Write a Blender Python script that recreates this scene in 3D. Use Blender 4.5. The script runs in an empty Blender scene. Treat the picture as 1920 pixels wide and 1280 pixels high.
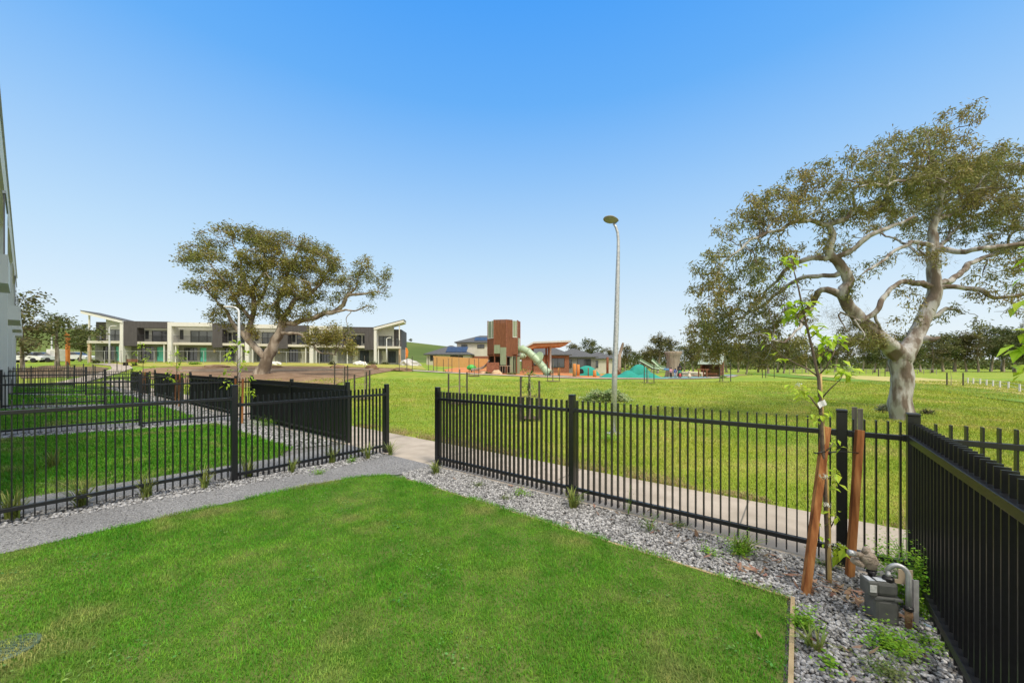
import bpy, bmesh, math, random
import numpy as np
from mathutils import Vector, Matrix, noise as mnoise
from mathutils.geometry import delaunay_2d_cdt

R = math.radians
scene = bpy.context.scene
COL = scene.collection
rng = np.random.default_rng(7)
random.seed(7)

# ------------------------------------------------------------------ camera
F = 700.0; CXP = 960.0; HY = 683.0; HC = 1.6          # focal length / horizon in photo pixels, eye height
cam_d = bpy.data.cameras.new("camera"); cam = bpy.data.objects.new("camera", cam_d); COL.objects.link(cam)
cam_d.sensor_width = 36.0; cam_d.lens = 36.0 * F / 1920.0
cam_d.shift_y = (HY - 640.0) / 1920.0
cam_d.clip_start = 0.05; cam_d.clip_end = 4000
cam.location = (0, 0, HC); cam.rotation_euler = (R(90), 0, 0)
scene.camera = cam

# ------------------------------------------------------------------ light
SUN_EL = 57.0
th = R(37.5); S_, C_ = math.sin(th), math.cos(th)
U1 = np.array([-C_, S_]); U2 = np.array([S_, C_])     # along the row of houses / out to the park
hv = U1 * .95 + U2 * .30; hv = hv / np.linalg.norm(hv)
world = bpy.data.worlds.new("World"); scene.world = world; world.use_nodes = True
nt = world.node_tree
bg = nt.nodes["Background"]
sky = nt.nodes.new("ShaderNodeTexSky"); sky.sky_type = 'NISHITA'; sky.sun_disc = False
sky.sun_elevation = R(SUN_EL); sky.sun_rotation = math.atan2(-hv[0], -hv[1])
sky.air_density = 1.0; sky.dust_density = 0.6; sky.ozone_density = 1.6; sky.altitude = 0
# the clear blue band low in the sky and unseen white cloud added overhead for neutral fill, laid over the Nishita sky by elevation
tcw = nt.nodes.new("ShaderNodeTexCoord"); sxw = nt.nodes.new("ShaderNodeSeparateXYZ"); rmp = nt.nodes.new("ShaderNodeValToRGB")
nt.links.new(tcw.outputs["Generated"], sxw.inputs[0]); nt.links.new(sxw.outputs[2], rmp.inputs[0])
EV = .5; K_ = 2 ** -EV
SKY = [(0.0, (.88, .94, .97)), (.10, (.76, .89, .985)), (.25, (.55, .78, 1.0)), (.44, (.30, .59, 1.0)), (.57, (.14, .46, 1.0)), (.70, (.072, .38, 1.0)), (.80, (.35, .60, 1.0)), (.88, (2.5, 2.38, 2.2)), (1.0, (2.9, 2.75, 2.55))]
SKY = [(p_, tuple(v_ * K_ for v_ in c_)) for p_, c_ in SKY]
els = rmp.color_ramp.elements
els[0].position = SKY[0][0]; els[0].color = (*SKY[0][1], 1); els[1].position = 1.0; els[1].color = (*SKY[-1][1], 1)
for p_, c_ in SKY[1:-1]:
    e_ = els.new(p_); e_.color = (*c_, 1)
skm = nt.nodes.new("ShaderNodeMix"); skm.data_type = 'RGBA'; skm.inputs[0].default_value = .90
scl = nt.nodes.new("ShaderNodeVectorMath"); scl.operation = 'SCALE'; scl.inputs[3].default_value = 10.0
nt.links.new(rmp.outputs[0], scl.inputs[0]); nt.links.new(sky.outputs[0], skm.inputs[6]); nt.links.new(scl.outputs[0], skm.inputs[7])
# invented bright white sky behind the camera, added as fill for surfaces facing it
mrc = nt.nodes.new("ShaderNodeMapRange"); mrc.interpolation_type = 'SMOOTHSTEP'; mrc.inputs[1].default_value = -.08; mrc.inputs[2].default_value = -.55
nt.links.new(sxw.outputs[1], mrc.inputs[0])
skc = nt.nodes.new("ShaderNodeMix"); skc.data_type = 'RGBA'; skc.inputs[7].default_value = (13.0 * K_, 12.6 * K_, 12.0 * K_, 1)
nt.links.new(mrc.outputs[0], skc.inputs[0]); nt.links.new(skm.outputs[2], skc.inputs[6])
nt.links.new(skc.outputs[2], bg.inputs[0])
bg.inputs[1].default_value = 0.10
sun_d = bpy.data.lights.new("sun", 'SUN'); sun = bpy.data.objects.new("sun", sun_d); COL.objects.link(sun)
sun_d.energy = 2.3; sun_d.angle = R(12.0); sun_d.color = (1.0, .91, .77)
tv = Vector((hv[0] * math.cos(R(SUN_EL)), hv[1] * math.cos(R(SUN_EL)), -math.sin(R(SUN_EL))))
sun.rotation_euler = tv.to_track_quat('-Z', 'Y').to_euler()
sun.location = (0, 0, 30)
scene.view_settings.view_transform = 'Standard'; scene.view_settings.look = 'None'
scene.view_settings.exposure = EV; scene.view_settings.gamma = 1.0

# ------------------------------------------------------------------ helpers: place
def sstep(a, b, x):
    t = np.clip((np.asarray(x, float) - a) / (b - a), 0, 1); return t * t * (3 - 2 * t)
def gz(X, Y):
    X = np.asarray(X, float); Y = np.asarray(Y, float)
    Rr = np.interp(X, [-64, -40, -20, -14, -4, 8, 20], [1, .93, .76, .65, .42, .12, 0])
    h = np.interp(Y, [26, 38, 44, 59, 90, 130], [0, .65, 1.16, 2.1, 2.6, 2.8])
    rt = np.interp(Y, [40, 100, 400], [0, -.55, -.6])
    z = Rr * h + (1 - Rr) * rt
    s = sstep(110, 260, Y)
    hill = np.interp(X, [-700, -310, -284, -160, -75, -32, -5, 20, 40], [30, 27, 24, 20, 17.5, 12.5, 6, 1, -.6])
    z = z * (1 - s) + hill * s
    a = -C_ * X + S_ * Y; b = S_ * X + C_ * Y
    yd = np.clip((3.9 - b) / 3.9, 0, 1.2) * (.02 + .011 * np.clip(a, 0, 33)) * (1 - sstep(34, 46, a)) * sstep(-9, -3, Y)
    return z + yd
def g1(X, Y): return float(gz(X, Y))
def ab(a, b): return (float(U1[0] * a + U2[0] * b), float(U1[1] * a + U2[1] * b))
def abz(a, b, dz=0.0):
    x, y = ab(a, b); return Vector((x, y, g1(x, y) + dz))
def px(x, y, d): return Vector(((x - CXP) * d / F, d, HC - (y - HY) * d / F))
def gp(x, y, d0=1.5, d1=600):
    """where the sight line through a photo pixel meets the terrain"""
    prev = d0
    for d in np.geomspace(d0, d1, 700):
        p = px(x, y, d)
        if p.z <= g1(p.x, p.y):
            lo, hi = prev, d
            for _ in range(20):
                m = .5 * (lo + hi); q = px(x, y, m)
                if q.z <= g1(q.x, q.y): hi = m
                else: lo = m
            q = px(x, y, hi); return Vector((q.x, q.y, g1(q.x, q.y)))
        prev = d
    q = px(x, y, d1); return Vector((q.x, q.y, g1(q.x, q.y)))
def at(x, d):
    X = (x - CXP) * d / F; return Vector((X, d, g1(X, d)))

# ------------------------------------------------------------------ helpers: materials
MATS = {}
def mat(name, c1, c2=None, scale=4.0, rough=.65, bump=0.0, bscale=None, metal=0.0, spec=.4, c3=None, p=(.35, .65),
        stretch=None, detail=5.0, coords='Object', island=0.0, transl=0.0, bdist=.02, tex='noise', big=None, alpha=None):
    if name in MATS: return MATS[name]
    m = bpy.data.materials.new(name); m.use_nodes = True; MATS[name] = m
    n = m.node_tree.nodes; l = m.node_tree.links
    bs = n["Principled BSDF"]; out = n["Material Output"]
    bs.inputs["Roughness"].default_value = rough; bs.inputs["Metallic"].default_value = metal
    bs.inputs["Specular IOR Level"].default_value = spec
    tc = n.new("ShaderNodeTexCoord"); mp = n.new("ShaderNodeMapping")
    if coords == 'World':
        ge = n.new("ShaderNodeNewGeometry"); l.new(ge.outputs["Position"], mp.inputs[0])
    else: l.new(tc.outputs[coords], mp.inputs[0])
    if stretch: mp.inputs["Scale"].default_value = stretch
    colsock = None
    if c2 is None: c2 = tuple(v * .82 for v in c1)
    nz = n.new("ShaderNodeTexNoise") if tex == 'noise' else n.new("ShaderNodeTexVoronoi")
    nz.inputs["Scale"].default_value = scale
    if tex == 'noise': nz.inputs["Detail"].default_value = detail
    l.new(mp.outputs[0], nz.inputs["Vector"])
    cr = n.new("ShaderNodeValToRGB"); e = cr.color_ramp.elements
    e[0].position = p[0]; e[0].color = (*c1, 1); e[1].position = p[1]; e[1].color = (*c2, 1)
    if c3: x = e.new(.5 * (p[0] + p[1])); x.color = (*c3, 1)
    if tex == 'noise': l.new(nz.outputs["Fac"], cr.inputs[0])
    else:
        sp = n.new("ShaderNodeSeparateColor"); l.new(nz.outputs["Color"], sp.inputs[0]); l.new(sp.outputs[0], cr.inputs[0])
    colsock = cr.outputs[0]
    if big:                                           # large patches: (scale, colour multiplier low, high)
        n2 = n.new("ShaderNodeTexNoise"); n2.inputs["Scale"].default_value = big[0]; n2.inputs["Detail"].default_value = 3
        l.new(mp.outputs[0], n2.inputs["Vector"])
        cr2 = n.new("ShaderNodeValToRGB"); cr2.color_ramp.elements[0].position = .38; cr2.color_ramp.elements[1].position = .62
        cr2.color_ramp.elements[0].color = (*big[1], 1); cr2.color_ramp.elements[1].color = (*big[2], 1)
        l.new(n2.outputs["Fac"], cr2.inputs[0])
        mx = n.new("ShaderNodeMix"); mx.data_type = 'RGBA'; mx.blend_type = 'MULTIPLY'; mx.inputs[0].default_value = 1
        l.new(colsock, mx.inputs[6]); l.new(cr2.outputs[0], mx.inputs[7]); colsock = mx.outputs[2]
    if island:
        ge2 = n.new("ShaderNodeNewGeometry")
        mr = n.new("ShaderNodeMapRange"); mr.inputs[3].default_value = 1 - island; mr.inputs[4].default_value = 1 + island
        l.new(ge2.outputs["Random Per Island"], mr.inputs[0])
        hs = n.new("ShaderNodeHueSaturation"); l.new(mr.outputs[0], hs.inputs["Value"])
        mr2 = n.new("ShaderNodeMapRange"); mr2.inputs[3].default_value = .5 - island * .09; mr2.inputs[4].default_value = .5 + island * .06
        ml = n.new("ShaderNodeMath"); ml.operation = 'MULTIPLY'; ml.inputs[1].default_value = 7.31
        fr = n.new("ShaderNodeMath"); fr.operation = 'FRACT'
        l.new(ge2.outputs["Random Per Island"], ml.inputs[0]); l.new(ml.outputs[0], fr.inputs[0]); l.new(fr.outputs[0], mr2.inputs[0])
        l.new(mr2.outputs[0], hs.inputs["Hue"]); l.new(colsock, hs.inputs["Color"]); colsock = hs.outputs[0]
    l.new(colsock, bs.inputs["Base Color"])
    if bump:
        bz = n.new("ShaderNodeTexNoise"); bz.inputs["Scale"].default_value = bscale or scale * 3; bz.inputs["Detail"].default_value = 6
        l.new(mp.outputs[0], bz.inputs["Vector"])
        bp = n.new("ShaderNodeBump"); bp.inputs["Strength"].default_value = bump; bp.inputs["Distance"].default_value = bdist
        l.new(bz.outputs["Fac"], bp.inputs["Height"]); l.new(bp.outputs[0], bs.inputs["Normal"])
    if transl:
        tr = n.new("ShaderNodeBsdfTranslucent"); ms = n.new("ShaderNodeMixShader"); ms.inputs[0].default_value = transl
        l.new(colsock, tr.inputs[0]); l.new(bs.outputs[0], ms.inputs[1]); l.new(tr.outputs[0], ms.inputs[2])
        l.new(ms.outputs[0], out.inputs[0])
    return m

def glass_mat(name, c=(.03, .035, .04), rough=.06):
    if name in MATS: return MATS[name]
    m = mat(name, c, tuple(v * 1.6 for v in c), scale=.7, rough=rough, spec=.8)
    return m

# ------------------------------------------------------------------ helpers: meshes
class MB:
    def __init__(s): s.v = []; s.f = []; s.n = 0
    def add(s, v, f):
        v = np.asarray(v, float).reshape(-1, 3); s.v.append(v)
        s.f += [tuple(int(i) + s.n for i in q) for q in f]; s.n += len(v); return s
    def box(s, x0, x1, y0, y1, z0, z1, M=None, bev=0.0):
        if bev:
            bm = bmesh.new(); bmesh.ops.create_cube(bm, size=1)
            for v in bm.verts: v.co = Vector(((x0 + x1) / 2 + v.co.x * (x1 - x0), (y0 + y1) / 2 + v.co.y * (y1 - y0), (z0 + z1) / 2 + v.co.z * (z1 - z0)))
            bmesh.ops.bevel(bm, geom=bm.edges[:], offset=bev, segments=2, affect='EDGES', profile=.5)
            bm.verts.index_update(); v = [tuple(q.co) for q in bm.verts]; f = [[q.index for q in p.verts] for p in bm.faces]; bm.free()
        else:
            v = [(x0, y0, z0), (x1, y0, z0), (x1, y1, z0), (x0, y1, z0), (x0, y0, z1), (x1, y0, z1), (x1, y1, z1), (x0, y1, z1)]
            f = [(0, 3, 2, 1), (4, 5, 6, 7), (0, 1, 5, 4), (1, 2, 6, 5), (2, 3, 7, 6), (3, 0, 4, 7)]
        if M is not None: v = [tuple(M @ Vector(q)) for q in v]
        return s.add(v, f)
    def prism(s, poly, z0, z1, M=None):
        """poly in xy, extruded z0..z1"""
        n = len(poly); v = [(x, y, z0) for x, y in poly] + [(x, y, z1) for x, y in poly]
        f = [tuple(range(n))[::-1], tuple(range(n, 2 * n))] + [(i, (i + 1) % n, n + (i + 1) % n, n + i) for i in range(n)]
        if M is not None: v = [tuple(M @ Vector(q)) for q in v]
        return s.add(v, f)
    def xprism(s, poly, y0, y1, M=None):
        """poly in xz, extruded along y"""
        n = len(poly); v = [(x, y0, z) for x, z in poly] + [(x, y1, z) for x, z in poly]
        f = [tuple(range(n)), tuple(range(n, 2 * n))[::-1]] + [((i + 1) % n, i, n + i, n + (i + 1) % n) for i in range(n)]
        if M is not None: v = [tuple(M @ Vector(q)) for q in v]
        return s.add(v, f)
    def tube(s, pts, rad, sides=8, caps=True, rough=0.0, M=None, nf=3.0):
        P = np.asarray([tuple(p) for p in pts], float); n = len(P)
        rad = np.broadcast_to(np.asarray(rad, float), (n,))
        T = np.zeros_like(P); T[1:-1] = P[2:] - P[:-2]; T[0] = P[1] - P[0]; T[-1] = P[-1] - P[-2]
        T /= (np.linalg.norm(T, axis=1)[:, None] + 1e-9)
        u = np.array([1.0, 0, 0]) if abs(T[0][0]) < .8 else np.array([0, 1.0, 0])
        ang = np.arange(sides) * 2 * math.pi / sides; ca = np.cos(ang)[:, None]; sa = np.sin(ang)[:, None]
        V = np.zeros((n, sides, 3))
        for i in range(n):
            u = u - T[i] * np.dot(u, T[i]); u /= (np.linalg.norm(u) + 1e-9); w = np.cross(T[i], u)
            d = ca * u + sa * w
            r = rad[i]
            if rough and r > .03:
                k = np.array([mnoise.noise(Vector(P[i] * nf * .4 + dd * 1.4)) for dd in d]); r = rad[i] * (1 + rough * k[:, None])
            V[i] = P[i] + d * r
        f = [(i * sides + j, i * sides + (j + 1) % sides, (i + 1) * sides + (j + 1) % sides, (i + 1) * sides + j) for i in range(n - 1) for j in range(sides)]
        if caps: f += [tuple(range(sides))[::-1], tuple(range((n - 1) * sides, n * sides))]
        V = V.reshape(-1, 3)
        if M is not None: V = np.array([tuple(M @ Vector(q)) for q in V])
        return s.add(V, f)
    def lathe(s, prof, sides=20, M=None):
        v = []; f = []
        for r, z in prof:
            for j in range(sides):
                a = 2 * math.pi * j / sides; v.append((r * math.cos(a), r * math.sin(a), z))
        n = len(prof)
        for i in range(n - 1):
            for j in range(sides): f.append((i * sides + j, i * sides + (j + 1) % sides, (i + 1) * sides + (j + 1) % sides, (i + 1) * sides + j))
        f += [tuple(range(sides))[::-1], tuple(range((n - 1) * sides, n * sides))]
        if M is not None: v = [tuple(M @ Vector(q)) for q in v]
        return s.add(v, f)
    def build(s, name, m, parent=None, smooth=False, loc=None):
        me = bpy.data.meshes.new(name)
        V = np.concatenate(s.v) if s.v else np.zeros((0, 3))
        me.from_pydata(V.tolist(), [], s.f)
        me.materials.append(m)
        if smooth: me.polygons.foreach_set("use_smooth", [True] * len(me.polygons))
        me.update()
        o = bpy.data.objects.new(name, me); COL.objects.link(o)
        if parent: o.parent = parent
        if loc is not None: o.location = loc
        return o
def soup(name, V, k, m, parent=None, smooth=False):
    """V: (n,k,3) separate k-gons, quickly"""
    V = np.asarray(V, np.float32); n = V.shape[0]
    me = bpy.data.meshes.new(name)
    me.vertices.add(n * k); me.vertices.foreach_set("co", V.reshape(-1))
    me.loops.add(n * k); me.loops.foreach_set("vertex_index", np.arange(n * k, dtype=np.int32))
    me.polygons.add(n); me.polygons.foreach_set("loop_start", np.arange(0, n * k, k, dtype=np.int32))
    me.update(calc_edges=True); me.validate()
    me.materials.append(m)
    if smooth: me.polygons.foreach_set("use_smooth", np.ones(n, dtype=bool))
    o = bpy.data.objects.new(name, me); COL.objects.link(o)
    if parent: o.parent = parent
    return o
def indexed(name, V, Fq, m, parent=None, smooth=True):
    """V (N,3), Fq (n,k) int"""
    V = np.asarray(V, np.float32); Fq = np.asarray(Fq, np.int32); n, k = Fq.shape
    me = bpy.data.meshes.new(name)
    me.vertices.add(len(V)); me.vertices.foreach_set("co", V.reshape(-1))
    me.loops.add(n * k); me.loops.foreach_set("vertex_index", Fq.reshape(-1))
    me.polygons.add(n); me.polygons.foreach_set("loop_start", np.arange(0, n * k, k, dtype=np.int32))
    me.update(calc_edges=True)
    me.materials.append(m)
    if smooth: me.polygons.foreach_set("use_smooth", np.ones(n, dtype=bool))
    o = bpy.data.objects.new(name, me); COL.objects.link(o)
    if parent: o.parent = parent
    return o
def tag(o, label=None, cat=None, group=None, kind=None):
    if label: o["label"] = label
    if cat: o["category"] = cat
    if group: o["group"] = group
    if kind: o["kind"] = kind
    return o
def thing(name, label, cat, loc=(0, 0, 0), rz=0.0, group=None):
    o = bpy.data.objects.new(name, None); COL.objects.link(o)
    o.empty_display_size = .2; o.location = loc; o.rotation_euler = (0, 0, rz)
    return tag(o, label, cat, group)
def dup(root, loc, rz=0.0, label=None, scale=None):
    r = root.copy(); COL.objects.link(r); r.location = loc; r.rotation_euler = (0, 0, rz)
    if label: r["label"] = label
    if scale: r.scale = scale if hasattr(scale, '__len__') else (scale,) * 3
    for ch in list(root.children):
        c = ch.copy(); COL.objects.link(c); c.parent = r
        for g in list(ch.children):
            d = g.copy(); COL.objects.link(d); d.parent = c
    return r
def inpoly(P, poly):
    P = np.asarray(P); x, y = P[:, 0], P[:, 1]; c = np.zeros(len(P), bool); n = len(poly)
    for i in range(n):
        x0, y0 = poly[i]; x1, y1 = poly[(i + 1) % n]
        if y0 == y1: continue
        t = ((y0 > y) != (y1 > y)) & (x < (x1 - x0) * (y - y0) / (y1 - y0) + x0); c ^= t
    return c
def drape(name, poly, m, dz, res, kind='structure', edge=0.0, parent=None, zfun=None):
    """a sheet laid over the terrain; edge>0 adds a skirt of that depth"""
    bd = []
    for i in range(len(poly)):
        p, q = np.array(poly[i][:2], float), np.array(poly[(i + 1) % len(poly)][:2], float)
        n = max(1, int(np.linalg.norm(q - p) / res))
        bd += [tuple(p + (q - p) * k / n) for k in range(n)]
    A = np.array(bd); x0, y0 = A.min(0); x1, y1 = A.max(0)
    gx, gy = np.meshgrid(np.arange(x0 + res * .5, x1, res), np.arange(y0 + res * .5, y1, res))
    G = np.stack([gx.ravel(), gy.ravel()], 1); G = G[inpoly(G, bd)] if len(G) else G
    if len(G):
        dd = np.min(np.linalg.norm(G[:, None, :] - A[None], axis=2), axis=1) if len(G) * len(A) < 6e6 else np.full(len(G), res)
        G = G[dd > res * .35]
    vs = [Vector(p) for p in bd] + [Vector(p) for p in G]
    r = delaunay_2d_cdt(vs, [], [list(range(len(bd)))], 1, 1e-5)
    X = np.array([(v.x, v.y) for v in r[0]]); z = gz(X[:, 0], X[:, 1]) + dz
    if zfun is not None: z = z + zfun(X[:, 0], X[:, 1])
    V = [(a, b, c) for (a, b), c in zip(X, z)]; fs = [tuple(f) for f in r[2]]
    mb = MB(); mb.add(V, fs)
    if edge:
        n = len(bd); z2 = gz(A[:, 0], A[:, 1]) + dz
        top = [(a, b, c) for (a, b), c in zip(bd, z2)]; bot = [(a, b, c - edge) for a, b, c in top]
        mb.add(top + bot, [(i, (i + 1) % n, n + (i + 1) % n, n + i) for i in range(n)])
    o = mb.build(name, m, parent)
    # normals up
    me = o.data; bm = bmesh.new(); bm.from_mesh(me)
    for f in bm.faces:
        if abs(f.normal.z) > .3 and f.normal.z < 0: f.normal_flip()
    bm.to_mesh(me); bm.free()
    if kind: o["kind"] = kind
    return o

# ------------------------------------------------------------------ materials
m_ground = mat("park_turf", (.20, .27, .028), (.30, .315, .065), scale=1.6, rough=.9, bump=.9, bscale=14, coords='World', c3=(.235, .285, .032),
               big=(.16, (.70, .92, .7), (1.12, 1.06, 1.05)), bdist=.05, spec=.15)
m_hill = mat("hill_grass", (.090, .125, .028), (.125, .15, .042), scale=.05, rough=.95, coords='World', c3=(.105, .14, .034), spec=.1, detail=8, big=(.012, (.78, .85, .8), (1.08, 1.05, 1.05)))
m_lawnbase = mat("lawn_base", (.055, .125, .012), (.13, .155, .045), scale=5, rough=.95, bump=.8, bscale=60, coords='World', spec=.1)
m_lawn = mat("lawn_blade", (.105, .32, .020), (.31, .34, .105), scale=1.7, rough=.6, coords='World', island=.26, transl=.4, spec=.2, detail=8, p=(.42, .68), c3=(.155, .355, .032),
             big=(4.5, (.74, .84, .75), (1.15, 1.10, 1.1)))
m_park = mat("park_blade", (.29, .375, .036), (.46, .45, .12), scale=.8, rough=.6, coords='World', island=.28, transl=.35, spec=.2, c3=(.32, .40, .05), detail=7, big=(.42, (.80, .86, .82), (1.16, 1.04, 1.15)))
m_gravelbase = mat("gravel_base", (.12, .115, .11), (.25, .24, .23), scale=40, rough=.9, bump=1, bscale=60, coords='World', spec=.2)
m_stone = mat("gravel_stone", (.18, .18, .182), (.35, .349, .35), scale=20, rough=.85, coords='World', island=.55, spec=.25)
m_crush = mat("crushed_rock", (.13, .132, .137), (.29, .29, .292), scale=70, rough=.9, bump=.8, bscale=140, coords='World', spec=.2, detail=3, big=(1.5, (.9, .9, .9), (1.05, 1.05, 1.05)), bdist=.01)
m_conc = mat("path_concrete", (.33, .285, .23), (.42, .365, .30), scale=3.0, rough=.85, bump=.15, bscale=90, coords='World', spec=.25, big=(.5, (.92, .91, .9), (1.04, 1.03, 1.02)))
m_black = mat("black_powdercoat", (.004, .0045, .006), (.007, .008, .010), scale=60, rough=.34, spec=.6)
m_bark = mat("gum_bark", (.40, .388, .37), (.15, .118, .095), scale=4.2, rough=.9, bump=1.0, bscale=11, c3=(.265, .24, .212), p=(.43, .56), stretch=(1, 1, .33), detail=9, spec=.15, coords='Object', bdist=.03)
m_bark2 = mat("grey_bark", (.40, .345, .28), (.17, .135, .10), scale=1.6, rough=.95, bump=.9, bscale=6, stretch=(1, 1, .3), spec=.1, c3=(.29, .24, .19), p=(.40, .58), detail=9, bdist=.08)
m_leaf = mat("gum_leaf", (.28, .235, .072), (.18, .205, .075), scale=.9, rough=.6, island=.40, transl=.3, spec=.25, c3=(.235, .225, .068))
m_leaf2 = mat("gum_leaf_olive", (.265, .235, .053), (.165, .195, .052), scale=.35, rough=.6, island=.38, transl=.28, spec=.22, c3=(.20, .20, .045))
m_leafd = mat("dark_leaf", (.085, .115, .033), (.125, .135, .048), scale=.3, rough=.7, island=.4, transl=.2, spec=.15)
m_sapleaf = mat("young_leaf", (.33, .50, .02), (.46, .62, .06), scale=8, rough=.5, island=.22, transl=.45, spec=.3)
m_weed = mat("weed_leaf", (.15, .34, .02), (.23, .42, .04), scale=5, rough=.55, island=.3, transl=.4, spec=.25)
m_strap = mat("strappy_leaf", (.15, .24, .04), (.30, .32, .10), scale=3, rough=.5, island=.35, transl=.35, spec=.3)
m_flower = mat("white_flower", (.75, .75, .68), (.62, .66, .5), scale=30, rough=.7, transl=.3)
m_hard = mat("hardwood_stake", (.15, .050, .018), (.42, .20, .075), scale=26, rough=.75, c3=(.28, .11, .038), detail=8, stretch=(1, 1, .06), bump=.3, bscale=40, spec=.2)
m_bamboo = mat("bamboo", (.52, .36, .15), (.42, .30, .10), scale=6, rough=.55)
m_timber = mat("edging_timber", (.30, .225, .12), (.40, .31, .18), scale=10, rough=.8, bump=.2)
m_galv = mat("galvanised_steel", (.42, .43, .44), (.56, .57, .58), scale=18, rough=.45, metal=.55, spec=.5)
m_white = mat("white_render", (.62, .61, .57), (.68, .67, .63), scale=1.2, rough=.85, bump=.08, bscale=60)
m_cream = mat("pale_render", (.47, .47, .445), (.53, .53, .50), scale=1.0, rough=.85, bump=.08, bscale=60)
m_dark = mat("charcoal_cladding", (.060, .054, .056), (.085, .078, .080), scale=2.0, rough=.7, stretch=(6, 6, .4))
m_glass = glass_mat("window_glass"); m_curtain = glass_mat("curtained_glass", (.10, .11, .11), .15)
m_frame = mat("black_frame", (.015, .015, .017), rough=.4)
m_teal_door = mat("teal_door", (.10, .46, .36), (.13, .52, .42), scale=2, rough=.5)
m_soil = mat("bare_soil", (.20, .125, .075), (.30, .205, .135), scale=.9, rough=.95, bump=1, bscale=5, coords='World', c3=(.24, .16, .10), spec=.1, bdist=.1, big=(.12, (.85, .85, .85), (1.1, 1.08, 1.05)))
m_mulch = mat("mulch", (.10, .072, .045), (.20, .15, .10), scale=12, rough=.95, bump=1, bscale=30, coords='World', spec=.1)
m_orange = mat("orange_softfall", (.46, .165, .045), (.52, .20, .065), scale=1.0, rough=.9, coords='World', big=(.2, (.9, .9, .9), (1.05, 1.05, 1.05)))
m_tealr = mat("teal_softfall", (.010, .215, .165), (.018, .265, .205), scale=1.5, rough=.85, coords='World')
m_tealp = mat("pale_teal_softfall", (.11, .24, .25), (.14, .28, .28), scale=1.5, rough=.85, coords='World')
m_tower = mat("rust_timber", (.14, .050, .024), (.25, .098, .046), scale=5, rough=.8, stretch=(5, 5, .3))
m_brickr = mat("red_brick", (.20, .07, .04), (.30, .12, .07), scale=6, rough=.85)
m_sage = mat("sage_panel", (.20, .245, .15), (.27, .31, .21), scale=5, rough=.5, stretch=(6, 6, .3))
m_sagep = mat("sage_plastic", (.30, .40, .26), (.35, .45, .30), scale=1, rough=.4, spec=.5)
m_roofg = mat("grey_roof", (.075, .078, .083), (.115, .118, .122), scale=2, rough=.85, spec=.15, stretch=(1, 6, 1))
m_rooflt = mat("pale_metal_roof", (.26, .32, .27), (.34, .40, .34), scale=2, rough=.45, stretch=(8, 1, 1))
m_solar = mat("solar_glass", (.02, .03, .06), (.035, .05, .09), scale=3, rough=.3, spec=.4)
m_paling = mat("timber_paling", (.50, .27, .09), (.60, .36, .15), scale=5, rough=.85, stretch=(8, 8, .4))
m_dry = mat("dry_grass", (.36, .33, .10), (.44, .38, .17), scale=1.2, rough=.95, coords='World', bump=.6, bscale=8, spec=.1)
m_longgrass = mat("long_grass", (.10, .20, .025), (.15, .24, .04), scale=.9, rough=.95, coords='World', bump=.8, bscale=8, spec=.1)
m_yellowgrass = mat("yellowed_verge", (.27, .27, .05), (.36, .33, .10), scale=1.0, rough=.95, coords='World', bump=.7, bscale=9, spec=.1)

# ------------------------------------------------------------------ terrain
def graded(*segs):
    out = []
    for a, b, st in segs: out += list(np.arange(a, b, st))
    return np.array(out + [segs[-1][1]])
ys = graded((-60, -4, 8), (-4, 30, .5), (30, 120, 2), (120, 330, 8), (330, 2600, 120))
xs = graded((-2400, -700, 150), (-700, -120, 20), (-120, -30, 3), (-30, 30, .75), (30, 120, 3), (120, 700, 20), (700, 2400, 150))
GX, GY = np.meshgrid(xs, ys); GZ = gz(GX, GY) - .02
nx, ny = len(xs), len(ys)
idx = np.arange(nx * ny).reshape(ny, nx)
Fq = np.stack([idx[:-1, :-1], idx[:-1, 1:], idx[1:, 1:], idx[1:, :-1]], -1).reshape(-1, 4)
VG = np.stack([GX, GY, GZ], -1).reshape(-1, 3); hc = VG[Fq].mean(1); ish = (hc[:, 1] > 106) & (hc[:, 0] < 48)
o = indexed("ground", VG, Fq[~ish], m_ground); o["kind"] = 'structure'
o = indexed("hill", VG, Fq[ish], m_hill); o["kind"] = 'structure'

# ------------------------------------------------------------------ yards: sheets
def P2(*l): return [ab(a, b) for a, b in l]
BND = [5.87, 12.45, 19.0, 25.6, 32.2]
# our yard
drape("gravel_bed", P2((-1.7, -1.2), (5.9, -1.2), (5.9, 3.86), (-1.7, 3.86)), m_gravelbase, .010, .5)
lawn_poly = P2((.06, -1.6), (4.99, -1.6), (5.0, .5), (4.98, 1.7), (4.93, 2.4), (4.8, 2.85), (4.62, 3.07), (4.3, 3.15), (2.9, 3.16), (1.4, 3.15), (.06, 3.11))
drape("lawn", lawn_poly, m_lawnbase, .024, .4)
path_poly = P2((5.0, -1.4), (5.80, -1.4), (5.72, .3), (5.58, 1.6), (5.52, 3.0), (5.60, 3.6), (5.76, 3.86), (4.52, 3.86), (4.5, 3.2), (4.62, 3.1), (4.8, 2.85), (4.93, 2.4), (4.98, 1.7), (5.0, .5))
drape("crushed_rock_path", path_poly, m_crush, .028, .4)
drape("footpath", P2((-30, 3.86), (46, 3.86), (46, 5.12), (-30, 5.12)), m_conc, .022, .8)
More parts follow.
